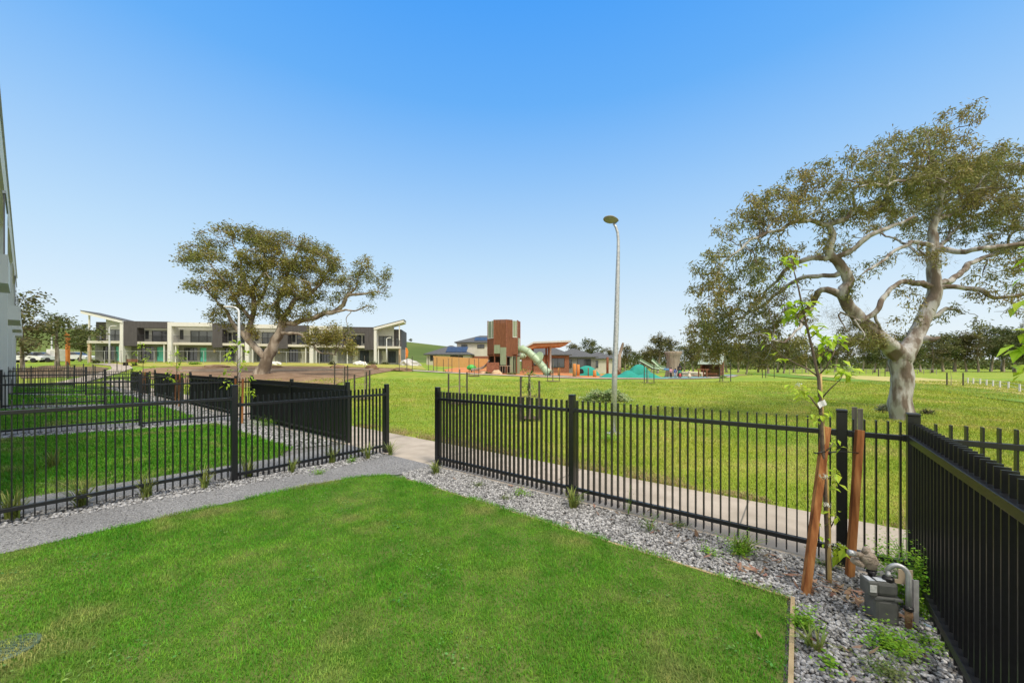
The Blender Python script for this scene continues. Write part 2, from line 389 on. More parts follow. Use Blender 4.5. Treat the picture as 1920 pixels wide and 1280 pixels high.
# neighbours' yards
yard_lawns = []
for k, a0 in enumerate(BND):
    a1 = BND[k + 1] if k + 1 < len(BND) else 38.6
    drape("gravel_bed", P2((a0 + .02, -.7), (a1, -.7), (a1, 3.84), (a0 + .02, 3.84)), m_gravelbase if k > 0 else m_gravelbase, .012, .8)
    drape("crushed_rock_path", P2((a0 + .28, -.7), (a0 + .95, -.7), (a0 + .95, 2.6), (a0 + 1.2, 3.84), (a0 + .14, 3.84)), m_crush, .028, .8)
    lp = P2((a0 + .95, -.7), (a1 - .6, -.7), (a1 - .6, 3.0), (a0 + 1.6, 3.0), (a0 + .95, 2.5))
    drape("lawn", lp, m_lawnbase, .026, .8); yard_lawns.append((lp, k))

# expansion joints of the footpath: shallow dark grooves as thin sheets
mbj = MB()
m_joint = mat("joint", (.16, .15, .13), rough=.95)
for a in np.arange(-6, 14, 2.15):
    for s0, s1 in ((3.87, 5.11),):
        p = [ab(a, s0), ab(a + .012, s0), ab(a + .012, s1), ab(a, s1)]
        mbj.add([(x, y, g1(x, y) + .027) for x, y in p], [(0, 1, 2, 3)])
jo = mbj.build("footpath_joints", m_joint); jo["kind"] = 'structure'

# timber lawn edging
mb = MB()
p0, p1 = ab(.03, -1.6), ab(.03, 3.12)
Mx = Matrix.Translation((p0[0], p0[1], 0)) @ Matrix.Rotation(math.atan2(p1[1] - p0[1], p1[0] - p0[0]), 4, 'Z')
L = math.hypot(p1[0] - p0[0], p1[1] - p0[1])
mb.box(0, L, -.011, .011, -.06, .052, Mx)
tag(mb.build("edging_board", m_timber), "thin pale timber edging board between lawn and gravel near the gas meter", "edging", "timber lawn edging boards")
mb = MB(); p0, p1 = ab(.05, 3.135), ab(4.3, 3.175)
Mx = Matrix.Translation((p0[0], p0[1], 0)) @ Matrix.Rotation(math.atan2(p1[1] - p0[1], p1[0] - p0[0]), 4, 'Z')
mb.box(0, 4.25, -.011, .011, -.06, .034, Mx)
tag(mb.build("edging_board", m_timber), "low timber edging board between the lawn and the front fence gravel", "edging", "timber lawn edging boards")

# ------------------------------------------------------------------ grass
def blades(name, P, H, W, m, lean=.5, dz=.02):
    """P (n,2) roots. Each blade: two quads tapering and bending"""
    n = len(P); z = gz(P[:, 0], P[:, 1]) + dz
    az = rng.uniform(0, 2 * math.pi, n); bend = rng.uniform(.1, 1, n) * lean
    side = np.stack([np.cos(az), np.sin(az), np.zeros(n)], 1)
    fwd = np.stack([-np.sin(az), np.cos(az), np.zeros(n)], 1)
    H = H * rng.uniform(.55, 1.15, n); W = W * rng.uniform(.7, 1.3, n)
    B = np.stack([P[:, 0], P[:, 1], z], 1); up = np.array([0, 0, 1.0])
    m1 = B + up * (H * .55)[:, None] + fwd * (H * bend * .30)[:, None]
    t1 = B + up * (H * (1 - .35 * bend))[:, None] + fwd * (H * bend)[:, None]
    V = np.stack([B - side * W[:, None] * .5, B + side * W[:, None] * .5, m1 + side * W[:, None] * .42, m1 - side * W[:, None] * .42, t1], 1)
    idx = np.arange(n)[:, None] * 5
    Fq = np.concatenate([idx + np.array([[0, 1, 2]]), idx + np.array([[0, 2, 3]]), idx + np.array([[3, 2, 4]])])
    o = indexed(name, V.reshape(-1, 3), Fq, m, smooth=False)
    return o
def scatter_poly(poly, dens, jag=0.0):
    A = np.array(poly); x0, y0 = A.min(0) - jag; x1, y1 = A.max(0) + jag
    n = int((x1 - x0) * (y1 - y0) * dens); P = np.stack([rng.uniform(x0, x1, n), rng.uniform(y0, y1, n)], 1)
    Q = P + (rng.normal(0, jag, P.shape) if jag else 0)
    return P[inpoly(Q, poly)]
P = scatter_poly(lawn_poly, 15000, .03)
P = P[(P[:, 1] > 1.55) & (np.abs(P[:, 0]) < P[:, 1] * 1.55 + .4)]
hv_ = np.array([mnoise.noise(Vector((x * 1.3, y * 1.3, 0))) for x, y in P[::1]])
o = blades("lawn_grass", P, .029 * (1 + .5 * hv_), .0036, m_lawn, 1.0); tag(o, "short bright green grass of the fenced lawn in front", "grass", kind='stuff')
Q = []
for lp, k in yard_lawns:
    Q.append(scatter_poly(lp, [2600, 900, 450, 250, 150][k], .04))
Ps = np.concatenate(Q); dist = np.linalg.norm(Ps, axis=1)
o = blades("lawn_grass", Ps, .05 + .002 * dist, .0022 + .0010 * dist, m_lawn, .8); tag(o, "green grass of the neighbouring lawns behind the black fences", "grass", kind='stuff')
# ragged longer grass along the lawn's edges, clover and flat weeds in it
E = []
for i in (2, 3, 4, 5, 6, 7, 8, 9):
    p, q = np.array(lawn_poly[i]), np.array(lawn_poly[i + 1]); L = np.linalg.norm(q - p); n = int(L * 520)
    E.append(p + (q - p) * rng.uniform(0, 1, (n, 1)) + rng.normal(0, .028, (n, 2)) * (.5 + rng.uniform(0, 1, (n, 1))))
E = np.concatenate(E); en = np.array([mnoise.noise(Vector((x * 4, y * 4, 9))) for x, y in E]); E = E[en > -.15]
o = blades("lawn_edge_grass", E, .050, .0042, m_lawn, 1.3); tag(o, "longer ragged grass along the edges of the front lawn", "grass", kind='stuff')
V = []
for _ in range(60):
    c = scatter_poly(lawn_poly, 1)
    if not len(c): continue
    c = c[0]; r = rng.uniform(.03, .11)
    for _ in range(int(300 * r)):
        q = np.array([c[0] + rng.normal(0, r), c[1] + rng.normal(0, r), 0]); q[2] = g1(q[0], q[1]) + rng.uniform(.035, .055)
        a_ = rng.uniform(0, 6.28); L = rng.uniform(.006, .013); f = np.array([math.cos(a_), math.sin(a_), rng.uniform(-.2, .4)]); sd = np.array([-math.sin(a_), math.cos(a_), rng.uniform(-.2, .2)])
        V.append([q - f * L, q + sd * L * .7, q + f * L, q - sd * L * .7])
o = soup("lawn_clover", np.array(V), 4, mat("clover_leaf", (.07, .22, .03), (.16, .30, .07), scale=2, rough=.6, coords='World', island=.35, transl=.35)); tag(o, "small clover and flat weeds growing in the front lawn", "clover", kind='stuff')
# park grass, denser close by
n = 420000
d = np.exp(rng.uniform(math.log(3.2), math.log(34), n)); xx = rng.uniform(-1.55, 1.55, n) * d
P = np.stack([xx, d], 1); bb = S_ * P[:, 0] + C_ * P[:, 1]; aa = -C_ * P[:, 0] + S_ * P[:, 1]
P = P[(bb > 5.13 + rng.normal(0, .02, n)) & (aa < 36)]
dist = np.linalg.norm(P, axis=1)
hn = np.array([mnoise.noise(Vector((x * .35, y * .35, 3))) for x, y in P])
o = blades("park_grass", P, (.034 + .0022 * dist) * (1 + .7 * hn), .0024 + .0008 * dist, m_park, 1.0); tag(o, "yellow green grass of the park beyond the concrete path", "grass", kind='stuff')

n = 16000; ba = rng.uniform(-4.2, 9, n); bo = 5.12 + np.abs(rng.normal(0, .22, n)); P = np.outer(ba, U1) + np.outer(bo, U2); P = P[P[:, 1] > 2]
kk = np.array([mnoise.noise(Vector((x * 1.4, y * 1.4, 2))) for x, y in P]); P = P[kk > -.2]
o = blades("dry_edge_grass", P, .060, .006, mat("dry_blade", (.34, .27, .11), (.42, .33, .16), scale=3, rough=.7, coords='World', island=.3, transl=.3), 1.3); tag(o, "dry straw coloured grass along the far edge of the concrete path", "grass", kind='stuff')
# ------------------------------------------------------------------ gravel
def stones(name, P, size, label, lod=1, dz=.012):
    bm = bmesh.new(); bmesh.ops.create_icosphere(bm, subdivisions=lod, radius=1)
    bv = np.array([tuple(v.co) for v in bm.verts]); bm.verts.index_update(); bf = np.array([[v.index for v in f.verts] for f in bm.faces]); bm.free()
    n = len(P); nv = len(bv)
    variants = []
    for k in range(8):
        q = bv * (1 + .28 * rng.normal(0, 1, (nv, 1)).clip(-1.2, 1.2)); variants.append(q * np.array([1, rng.uniform(.6, .9), rng.uniform(.45, .75)]))
    variants = np.array(variants)
    V = variants[rng.integers(0, 8, n)]                          # n,nv,3
    s = size * rng.uniform(.55, 1.25, n)
    az = rng.uniform(0, 2 * math.pi, n); c, si = np.cos(az)[:, None], np.sin(az)[:, None]
    tl = rng.normal(0, .35, n)[:, None]
    x, y, z = V[..., 0], V[..., 1], V[..., 2]
    y, z = y * np.cos(tl) - z * np.sin(tl), y * np.sin(tl) + z * np.cos(tl)
    X = (x * c - y * si) * s[:, None] + P[:, :1]; Y = (x * si + y * c) * s[:, None] + P[:, 1:2]
    Z = z * s[:, None] + (gz(P[:, 0], P[:, 1]) + dz + s * .25 + rng.uniform(0, .012, n))[:, None]
    Vv = np.stack([X, Y, Z], -1).reshape(-1, 3)
    Ff = (bf[None] + (np.arange(n) * nv)[:, None, None]).reshape(-1, 3)
    o = indexed(name, Vv, Ff, m_stone, smooth=False); tag(o, label, "gravel", kind='stuff'); return o
bed_a = P2((-1.1, .2), (.02, .2), (.02, 3.14), (4.3, 3.19), (4.55, 3.3), (4.52, 3.86), (-1.1, 3.86))
P = scatter_poly(bed_a, 4300); P = P[P[:, 1] > 1.5]
near = np.linalg.norm(P, axis=1) < 3.6
stones("gravel", P[near], .0128, "grey gravel of the bed around the gas meter", 2)
stones("gravel", P[~near], .0145, "grey gravel of the bed along the front fence", 1)
bed_b = P2((5.80, -.3), (5.72, .3), (5.58, 1.6), (5.52, 3.0), (5.60, 3.6), (5.80, 3.84), (6.12, 3.84), (6.15, -.3))
stones("gravel", scatter_poly(bed_b, 2300), .0175, "grey gravel strip under the left fence", 1)
pp = [scatter_poly(P2((a1 - .6, -.5), (a1 + .25, -.5), (a1 + .2, 3.84), (a1 - .6, 3.84)), 500 / (1 + i)) for i, a1 in enumerate(BND[1:])]
pp += [scatter_poly(P2((a0 + 1.4, 3.0), (BND[i + 1] if i < 4 else 38, 3.0), (BND[i + 1] if i < 4 else 38, 3.84), (a0 + 1.4, 3.84)), 500 / (1 + i)) for i, a0 in enumerate(BND)]
stones("gravel", np.concatenate(pp), .032, "grey gravel strips in the neighbouring yards", 1)
P = scatter_poly(path_poly, 2600); P = P[P[:, 1] > 2.2]
stones("path_chippings", P, .0048, "loose grey chippings over the crushed rock path", 1, .022)
# dead leaves lying on the gravel
def litter(name, label, spots):
    V = []
    for (x, y, r, n) in spots:
        c = gp(x, y)
        for _ in range(n):
            q = np.array([c.x + rng.normal(0, r), c.y + rng.normal(0, r), 0]); q[2] = g1(q[0], q[1]) + rng.uniform(.035, .06)
            az = rng.uniform(0, 6.28); L = rng.uniform(.025, .05); W = L * rng.uniform(.35, .6); t = rng.uniform(-.5, .5, 2)
            f = np.array([math.cos(az), math.sin(az), t[0]]); s = np.array([-math.sin(az), math.cos(az), t[1]])
            V.append([q - f * L, q + s * W * .6 - f * L * .1, q + f * L + np.array([0, 0, .012]), q - s * W * .6])
    o = soup(name, np.array(V), 4, mat("dead_leaf", (.20, .115, .07), (.34, .23, .15), scale=9, rough=.8, island=.35, transl=.2)); tag(o, label, "leaves", kind='stuff')
litter("fallen_leaves", "dry brown leaves lying on the gravel near the gas meter and front fence", [(1570, 1115, .06, 26), (1600, 1135, .05, 14), (1500, 1105, .06, 14), (1470, 1075, .12, 14), (1380, 1050, .15, 10), (1270, 1005, .15, 12), (1150, 965, .2, 14), (1700, 1180, .12, 10), (1560, 1240, .15, 8), (960, 900, .3, 12), (900, 885, .3, 8), (1420, 1090, .15, 10)])

# ------------------------------------------------------------------ blade fences
PITCH = .0705
def fence(label, A, B, posts, group='black blade fences', steps=None, side=1, ends=(True, True), pitch=PITCH):
    """A,B in (a,b); posts: distances along A->B; side: which side the rails sit on"""
    pa = np.array(ab(*A)); pb = np.array(ab(*B)); L = np.linalg.norm(pb - pa); dirv = (pb - pa) / L
    rz = math.atan2(dirv[1], dirv[0])
    base = (pa[0], pa[1], 0)
    t = thing("blade_fence", label, "fence", base, rz, group)
    def zat(s):
        q = pa + dirv * s; return g1(q[0], q[1])
    bz = []
    for i in range(len(posts) - 1):
        z = steps[i] if steps else .5 * (zat(posts[i]) + zat(posts[i + 1])); bz.append(z)
    for i, s in enumerate(posts):
        zt = max(bz[max(0, i - 1)], bz[min(i, len(bz) - 1)])
        if (i == 0 and not ends[0]) or (i == len(posts) - 1 and not ends[1]): continue
        mb = MB(); mb.box(s - .0325, s + .0325, -.0325, .0325, zat(s) - .12, zt + 1.225)
        p = mb.build("post", m_black, t)
        mb = MB(); mb.box(s - .035, s + .035, -.035, .035, zt + 1.225, zt + 1.247, bev=.007)
        mb.build("post_cap", m_black, p)
    for i in range(len(posts) - 1):
        rh = .023 if 'right edge' in label else .019; s0, s1 = posts[i] + .034, posts[i + 1] - .034; z = bz[i]
        for zr in (.155, 1.065):
            mb = MB(); mb.box(s0, s1, side * .008, side * .046, z + zr - rh, z + zr + rh, bev=.003) if side > 0 else mb.box(s0, s1, side * .046, side * .008, z + zr - rh, z + zr + rh, bev=.003)
            mb.build("rail", m_black, t)
        if label.split()[0] in ("long", "near", "black"):
            for zr in (.155, 1.065):
                for sx in (s0, s1 - .026): mb = MB(); mb.box(sx, sx + .026, min(side * .004, side * .051), max(side * .004, side * .051), z + zr - rh - .005, z + zr + rh + .005, bev=.002); mb.build("bracket", m_black, t)
        n = max(2, int(round((s1 - s0) / pitch))); mb = MB()
        for k in range(n):
            s = s0 + (k + .5) * (s1 - s0) / n
            mb.box(s - .005, s + .005, -.026, .020, z + .045, z + 1.178)
        mb.build("blade_panel", m_black, t)
    return t
# our front fence, gate side to corner; rails face the yard (side is to the left of the direction A->B)
fence("long black blade fence across the middle, from gate gap to staked sapling", (4.47, 3.92), (-.66, 3.92), [0, 2.355, 4.74, 5.13], side=-1)
fence("near black blade fence running along the right edge past the gas meter", (-.66, 3.84), (-.66, -1.0), [.0, 2.42, 4.84], side=-1, ends=(False, True))
fence("black blade fence continuing to the right behind the side fence corner", (-.70, 3.92), (-8.2, 3.92), [0, 2.4, 4.8, 7.5], side=-1, ends=(False, True))
fence("black blade fence at left beside the crushed rock path, strappy plants at its foot", (5.87, 3.95), (5.90, -.55), [0, 2.28, 4.5], side=1, steps=[.0, .085], pitch=.067)
names = ["second", "third", "fourth", "fifth", "sixth"]
for i, a in enumerate(BND[1:]):
    fence(["black dividing fence behind the first neighbouring lawn", "black dividing fence two lawns beyond the left fence", "black dividing fence three lawns away, near the row of saplings", "farthest black dividing fence at the end of the pale building"][i],
          (a, 3.95), (a, -.45), [0, 2.28, 4.4], side=1, steps=[float(gz(*ab(a, 2.8))), float(gz(*ab(a, .6)))])
for i, a in enumerate(BND[:4]):
    a1 = BND[i + 1]
    fence(["solid looking black front fence seen end on, just left of the gate gap", "dark front fence panel of the second neighbouring yard, seen edge on", "dark front fence panel of the third neighbouring yard, seen edge on", "farthest dark front fence panel, small, beside the pale path"][i],
          (a + 1.33, 3.95), (a1 - .05, 3.95), [0, (a1 - a - 1.38) / 2, a1 - a - 1.38], side=1)

# ------------------------------------------------------------------ pale row of townhouses on the left
H_ROW = 6.55
m_rowr = mat("warm_white_render", (.68, .665, .62), (.74, .725, .68), scale=1.0, rough=.85, bump=.08, bscale=60)
def row_house(a0, a1, label, balc=None, last=False):
    x, y = ab(a0, 0); rz = math.atan2(U1[1], U1[0])
    z0 = g1(*ab(a0 + 2, 0)) - .05
    t = thing("townhouse", label, "house", (x, y, z0), rz, "pale townhouses along the yards")
    # local x along +a ; local y: left of direction = -b  -> b = -y
    L = a1 - a0; yb = lambda b: -b
    H = H_ROW - z0
    mb = MB(); 
    # wall with real openings: piers and bands (front wall b=-.75)
    wins = [(.9, 3.1, 3.15, 5.3), (3.9, L - .5, 3.15, 5.3), (.9, 3.0, .08, 2.35), (3.8, L - .6, .5, 2.2)]
    def wall(bx0, bx1, bz0, bz1): mb.box(bx0, bx1, yb(-.75), yb(-1.0), bz0, bz1)
    wall(.3, .9, 0, H); wall(.9, 3.8, 2.35, 3.15); wall(.9, 3.9, 5.3, H); wall(3.9, L, 5.3, H); wall(3.1, 3.9, 3.15, 5.3)
    wall(L - .5, L, 3.15, 5.3); wall(3.0, 3.8, 0, 2.35); wall(3.8, L, 0, .5); wall(L - .6, L, .5, 2.2); wall(3.8, L, 2.2, 3.15)
    mb.box(.3, L, yb(-1.0), yb(-8), H - .3, H - .05); mb.box(.3, L, yb(-7.8), yb(-8), 0, H - .3)
    if last: mb.box(L, L + .22, yb(-.75), yb(-8), 0, H - .05)
    mb.build("wall", m_rowr, t)
    mb = MB(); mb.box(0, .3, yb(-.33), yb(-8), 0, H + .05); mb.build("party_fin", m_rowr, t)
    if last:
        mb = MB(); mb.box(L + .222, L + .5, yb(-.33), yb(-8), 0, H + .05); mb.build("party_fin", m_rowr, t)
    mb = MB(); mb.box(.302, L + (.22 if last else 0), yb(-.31), yb(-.748), H - .75, H + .04); mb.build("parapet", m_rowr, t)
    mb = MB(); mb.box(-.02, L + (.5 if last else -.025), yb(-.28), yb(-.78), H + .06, H + .10); mb.build("coping", m_galv, t)
    for w in wins:
        mb = MB(); x0, x1, za, zb = w
        for q in ((x0, x1, za, za + .06), (x0, x1, zb - .06, zb), (x0, x0 + .06, za + .06, zb - .06), (x1 - .06, x1, za + .06, zb - .06), ((x0 + x1) / 2 - .03, (x0 + x1) / 2 + .03, za + .06, zb - .06)):
            mb.box(q[0], q[1], yb(-.82), yb(-.9), q[2], q[3])
        f = mb.build("window", m_frame, t)
        mb = MB(); mb.box(x0 + .06, x1 - .06, yb(-.855), yb(-.87), za + .06, zb - .06); mb.build("pane", m_glass, f)
    if balc is not None:
        b0, b1 = balc; mb = MB()
        mb.box(b0 - a0, min(b1 - a0, L - .02), yb(-.16 if b0 < 12 else -.10), yb(-.746), 2.78 , 3.22); mb.build("balcony_slab", m_rowr, t)
        mb = MB(); mb.box(b0 - a0 + .03, min(b1 - a0, L - .02) - .03, yb(-.19), yb(-.205), 3.22, 4.15); gl = mb.build("balustrade", m_glass, t)
        mb = MB(); mb.box(b0 - a0, min(b1 - a0, L - .02), yb(-.18), yb(-.215), 4.15, 4.19); mb.build("handrail", m_galv, gl)
    return t
row_house(BND[0], BND[1], "nearest pale rendered townhouse at the left edge, with a glass balcony", (9.6, 10.9))
row_house(BND[1], BND[2], "second pale rendered townhouse from the camera, at the left edge")
row_house(BND[2], BND[3], "third pale rendered townhouse of the left row, with a short balcony slab", (19.3, 22.2))
row_house(BND[3], BND[4], "fourth pale rendered townhouse of the left row, behind the dividing fences", (25.75, 28.5))
row_house(BND[4], 35.6, "farthest pale rendered townhouse, at the end of the left row", (32.8, 35.4), True)

# ------------------------------------------------------------------ gas meter
def gas_meter():
    c = gp(1652, 1168); t = thing("gas_meter", "grey gas meter with curved steel pipe standing in the gravel by the right fence", "gas meter", c, R(-12)); t.scale = (.94, .94, .94)
    mb = MB()
    mb.box(-.068, .068, -.058, .058, .02, .185, bev=.020)
    mb.box(-.073, .073, -.063, .063, .185, .203, bev=.006)
    mb.box(-.066, .066, -.056, .056, .203, .298, bev=.024)
    m_meter = mat("meter_grey", (.085, .09, .088), (.135, .135, .128), scale=11, c3=(.105, .11, .105), rough=.5, spec=.4, bump=.05)
    body = mb.build("body", m_meter, t)
    for x0, x1 in ((-.078, -.030), (.03, .078)): mb = MB(); mb.box(x0, x1, -.067, -.056, .186, .202, bev=.002); mb.build("seam_clip", mat("meter_dark", (.10, .105, .105), (.13, .135, .135), scale=6, rough=.5), body)
    mb = MB(); mb.box(-.112, -.060, -.072, .02, .205, .302, bev=.010); ib = mb.build("index_box", m_meter, t)
    mb = MB(); mb.box(-.106, -.070, -.0745, -.0715, .236, .282); mb.build("dial_window", mat("dial", (.45, .47, .48), (.68, .68, .68), scale=60, rough=.3), ib)
    mb = MB(); mb.box(-.104, -.072, -.06, .0, .303, .305); mb.build("sticker", mat("sticker", (.45, .50, .55), (.65, .68, .72), scale=30, rough=.3), ib)
    mb = MB(); mb.box(-.050, .0, -.045, .0, .2985, .301); mb.build("label_plate", MATS["sticker"], body)
    mb = MB(); M0 = Matrix.Translation((.026, -.02, .292)); mb.lathe([(.026, 0), (.030, .008), (.030, .024), (.024, .030), (.016, .034)], 18, M0); mb.build("collar", m_frame, t)
    pts = [(.026, -.02, .315), (.026, -.02, .365)]
    for q in np.linspace(0, math.pi, 11): pts.append((.026 + .038 - .038 * math.cos(q), -.02 - .05 * (q / math.pi), .365 + .046 * math.sin(q)))
    pts += [(.102, -.070, .28), (.102, -.070, .165)]
    mb = MB(); mb.tube(pts, .0145, 14); mb.build("bent_pipe", m_galv, t, True)
    mb = MB(); mb.lathe([(.018, 0), (.024, .006), (.024, .022), (.017, .028)], 16, Matrix.Translation((.102, -.070, .142))); mb.build("coupling", m_frame, t)
    m_rust = mat("wrapped_pipe", (.34, .22, .12), (.15, .08, .04), scale=16, rough=.85, bump=.4, bscale=60)
    mb = MB(); mb.tube([(.102, -.070, .144), (.104, -.071, .11), (.102, -.069, .09), (.103, -.070, -.06)], [.018, .020, .017, .016], 14, rough=.1); mb.build("riser_pipe", m_rust, t, True)
    mb = MB(); mb.tube([(-.040, .02, .288), (-.041, .022, .36)], .019, 16); mb.tube([(-.041, .022, .315), (-.041, .022, .33)], .026, 16); mb.build("outlet", m_frame, t, True)
    m_wrap = mat("wrapping_tape", (.40, .33, .27), (.28, .23, .18), scale=22, rough=.9, bump=.8, bscale=50)
    mb = MB(); mb.tube([(-.041, .022, .345), (-.046, .022, .39), (-.06, .02, .425), (-.08, .02, .445)], [.027, .038, .038, .032], 14, rough=.35, nf=30)
    mb.lathe([(.016, -.036), (.036, -.028), (.040, 0), (.036, .024), (.022, .036)], 16, Matrix.Translation((-.068, .02, .41)) @ Matrix.Rotation(R(70), 4, 'Y'))
    mb.lathe([(.024, -.022), (.038, -.015), (.040, .008), (.024, .02)], 14, Matrix.Translation((-.112, .03, .375)) @ Matrix.Rotation(R(20), 4, 'Y'))
    mb.tube([(-.072, .02, .445), (-.068, .02, .482)], [.024, .018], 10, rough=.4, nf=30)
    rg = mb.build("regulator", m_wrap, t, True)
    mb = MB(); mb.tube([(-.085, .02, .425), (-.145, .01, .437)], .018, 14); mb.build("pipe_end", m_wrap, rg, True)
    mb = MB(); mb.tube([(-.145, .01, .437), (-.178, .006, .444)], .0195, 14); mb.build("end_fitting", m_galv, rg, True)
    mb = MB(); mb.box(.165, .193, -.020, -.015, -.12, .315); mb.box(.165, .169, -.015, .03, -.12, .315); mb.build("bracket_post", m_galv, t)
    mb = MB(); mb.box(-.02, .195, .036, .041, .255, .283); mb.box(.12, .199, .036, .041, .283, .350); mb.build("bracket", mat("beige_bracket", (.54, .45, .32), (.46, .37, .26), scale=8, rough=.7), t)
    mb = MB(); mb.tube([(.22, .02, .02), (.26, -.02, .015)], .017, 10); mb.build("pipe_stub", mat("blue_pipe", (.15, .22, .30)), t, True)
    return t
gas_meter()

# ------------------------------------------------------------------ lamps
def lamp_near():
    c = gp(1150, 812); t = thing("street_lamp", "tall galvanised park lamp with a curved neck standing beyond the front fence", "street lamp", c, 0)
    D = c.y; s = D / F
    def q(x, y, dy=0): v = px(x, y, D + dy); return v - c
    mb = MB(); mb.lathe([(.16, -.03), (.16, .012), (.075, .018)], 20); mb.build("base_plate", m_galv, t)
    pts = [Vector((0, 0, -.02))] + [q(1152.5, 700), q(1156, 600), q(1158, 520), q(1159.2, 470), q(1159.2, 450), q(1158, 436), q(1155, 426), q(1150.5, 419)]
    mb = MB(); mb.tube(pts, [.066, .062, .056, .050, .038, .034, .032, .030, .028], 16); mb.build("pole", m_galv, t, True)
    M0 = Matrix.Translation(q(1145.5, 412, -.05)) @ Matrix.Rotation(R(8), 4, 'Y') @ Matrix.Rotation(R(-34), 4, 'X')
    bm = bmesh.new(); bmesh.ops.create_uvsphere(bm, u_segments=24, v_segments=14, radius=1)
    for v in bm.verts:
        x, y, z = v.co
        w = 1 - .25 * max(0, x); v.co = Vector((x * .18, y * .105 * w, z * (.065 if z > 0 else .018)))
    v_ = [tuple(M0 @ v.co) for v in bm.verts]; bm.verts.index_update(); f_ = [[v.index for v in p.verts] for p in bm.faces]; bm.free()
    mb = MB(); mb.add(v_, f_); h = mb.build("lamp_head", mat("lamp_housing", (.20, .19, .16), (.26, .25, .22), rough=.5), t, True)
    mb = MB(); mb.lathe([(.03, -.024), (.09, -.019), (.095, -.0165)], 20, M0 @ Matrix.Diagonal((1.5, .9, 1, 1))); mb.build("lens", mat("lamp_lens", (.24, .22, .17), (.32, .29, .22), scale=8, rough=.3), h)
    mb = MB(); mb.lathe([(.03, 0), (.03, .05), (.02, .06)], 12, Matrix.Translation(q(1154, 418))); mb.build("neck_joint", m_frame, t)
lamp_near()
def lamp_far(x, yb, yt, d, label, arm=-1, big=1.0):
    c = at(x, d); s = d / F; H = px(x, yt, d).z - c.z
    t = thing("street_lamp", label, "street lamp", c, 0, "white street lamps")
    aL = 22 * s * big
    pts = [(0, 0, -.1), (0, 0, H * .55), (0, 0, H - aL * .45), (arm * aL * .08, 0, H - aL * .22), (arm * aL * .3, 0, H - aL * .06), (arm * aL * .6, 0, H)]
    mb = MB(); mb.tube(pts, [.11, .095, .08, .07, .06, .05], 10); mb.build("pole", mat("white_paint", (.62, .64, .66), (.7, .71, .72), rough=.5), t, True)
    mb = MB(); mb.box(min(arm * aL * .55, arm * aL * 1.25), max(arm * aL * .55, arm * aL * 1.25), -.12, .12, H - .05, H + .06, bev=.03); mb.build("lamp_head", m_white, t)
lamp_far(448, 712, 575, 31, "white curved street lamp standing in front of the big left gum tree")
lamp_far(205, 672, 611, 52, "white street lamp in front of the sloping roofed end townhouse", 1, .45)
lamp_far(725, 683, 633, 60, "small white lamp pole before the right end townhouse", 1, .3)
lamp_far(97, 672, 607, 58, "white pole among the small gum trees at far left", 1, .25)

# ------------------------------------------------------------------ sapling with stakes (ours)
def beam(mb, p, q, w, tw=.4):
    p, q = Vector(p), Vector(q); d = q - p; L = d.length; M0 = Matrix.Translation(p) @ d.to_track_quat('Z', 'X').to_matrix().to_4x4() @ Matrix.Rotation(tw, 4, 'Z')
    mb.box(-w / 2, w / 2, -w / 2, w / 2, 0, L, M0, bev=.003)
def stake(p, q, label, group, w=.045, m=None, tw=.8):
    p, q = Vector(p), Vector(q); mb = MB(); beam(mb, (0, 0, -.05), q - p, w, tw)
    o = mb.build("timber_stake", m or m_hard, None, False, p); return tag(o, label, "stake", group)
sb = gp(1508, 1118); stake(sb, px(1549, 800, 2.72), "reddish timber stake leaning left of the young sapling by the front fence", "hardwood stakes at the sapling")
sb2 = gp(1592, 1085); stake(sb2, px(1612, 806, 2.84), "reddish timber stake right of the fence post, before the regulator", "hardwood stakes at the sapling")
bb0 = gp(1556, 1100); mb = MB(); q = px(1540, 690, 2.70) - bb0
pts = [Vector((0, 0, -.04)) + q * t + Vector((math.sin(t * 5) * .008, 0, 0)) for t in np.linspace(0, 1, 12)]
rad = [.0125 - .003 * t + (.0022 if i % 3 == 0 else 0) for i, t in enumerate(np.linspace(0, 1, 12))]
mb.tube(pts, rad, 10); tag(mb.build("bamboo_stake", m_bamboo, None, True, bb0), "yellow bamboo cane tied along the young sapling", "stake")

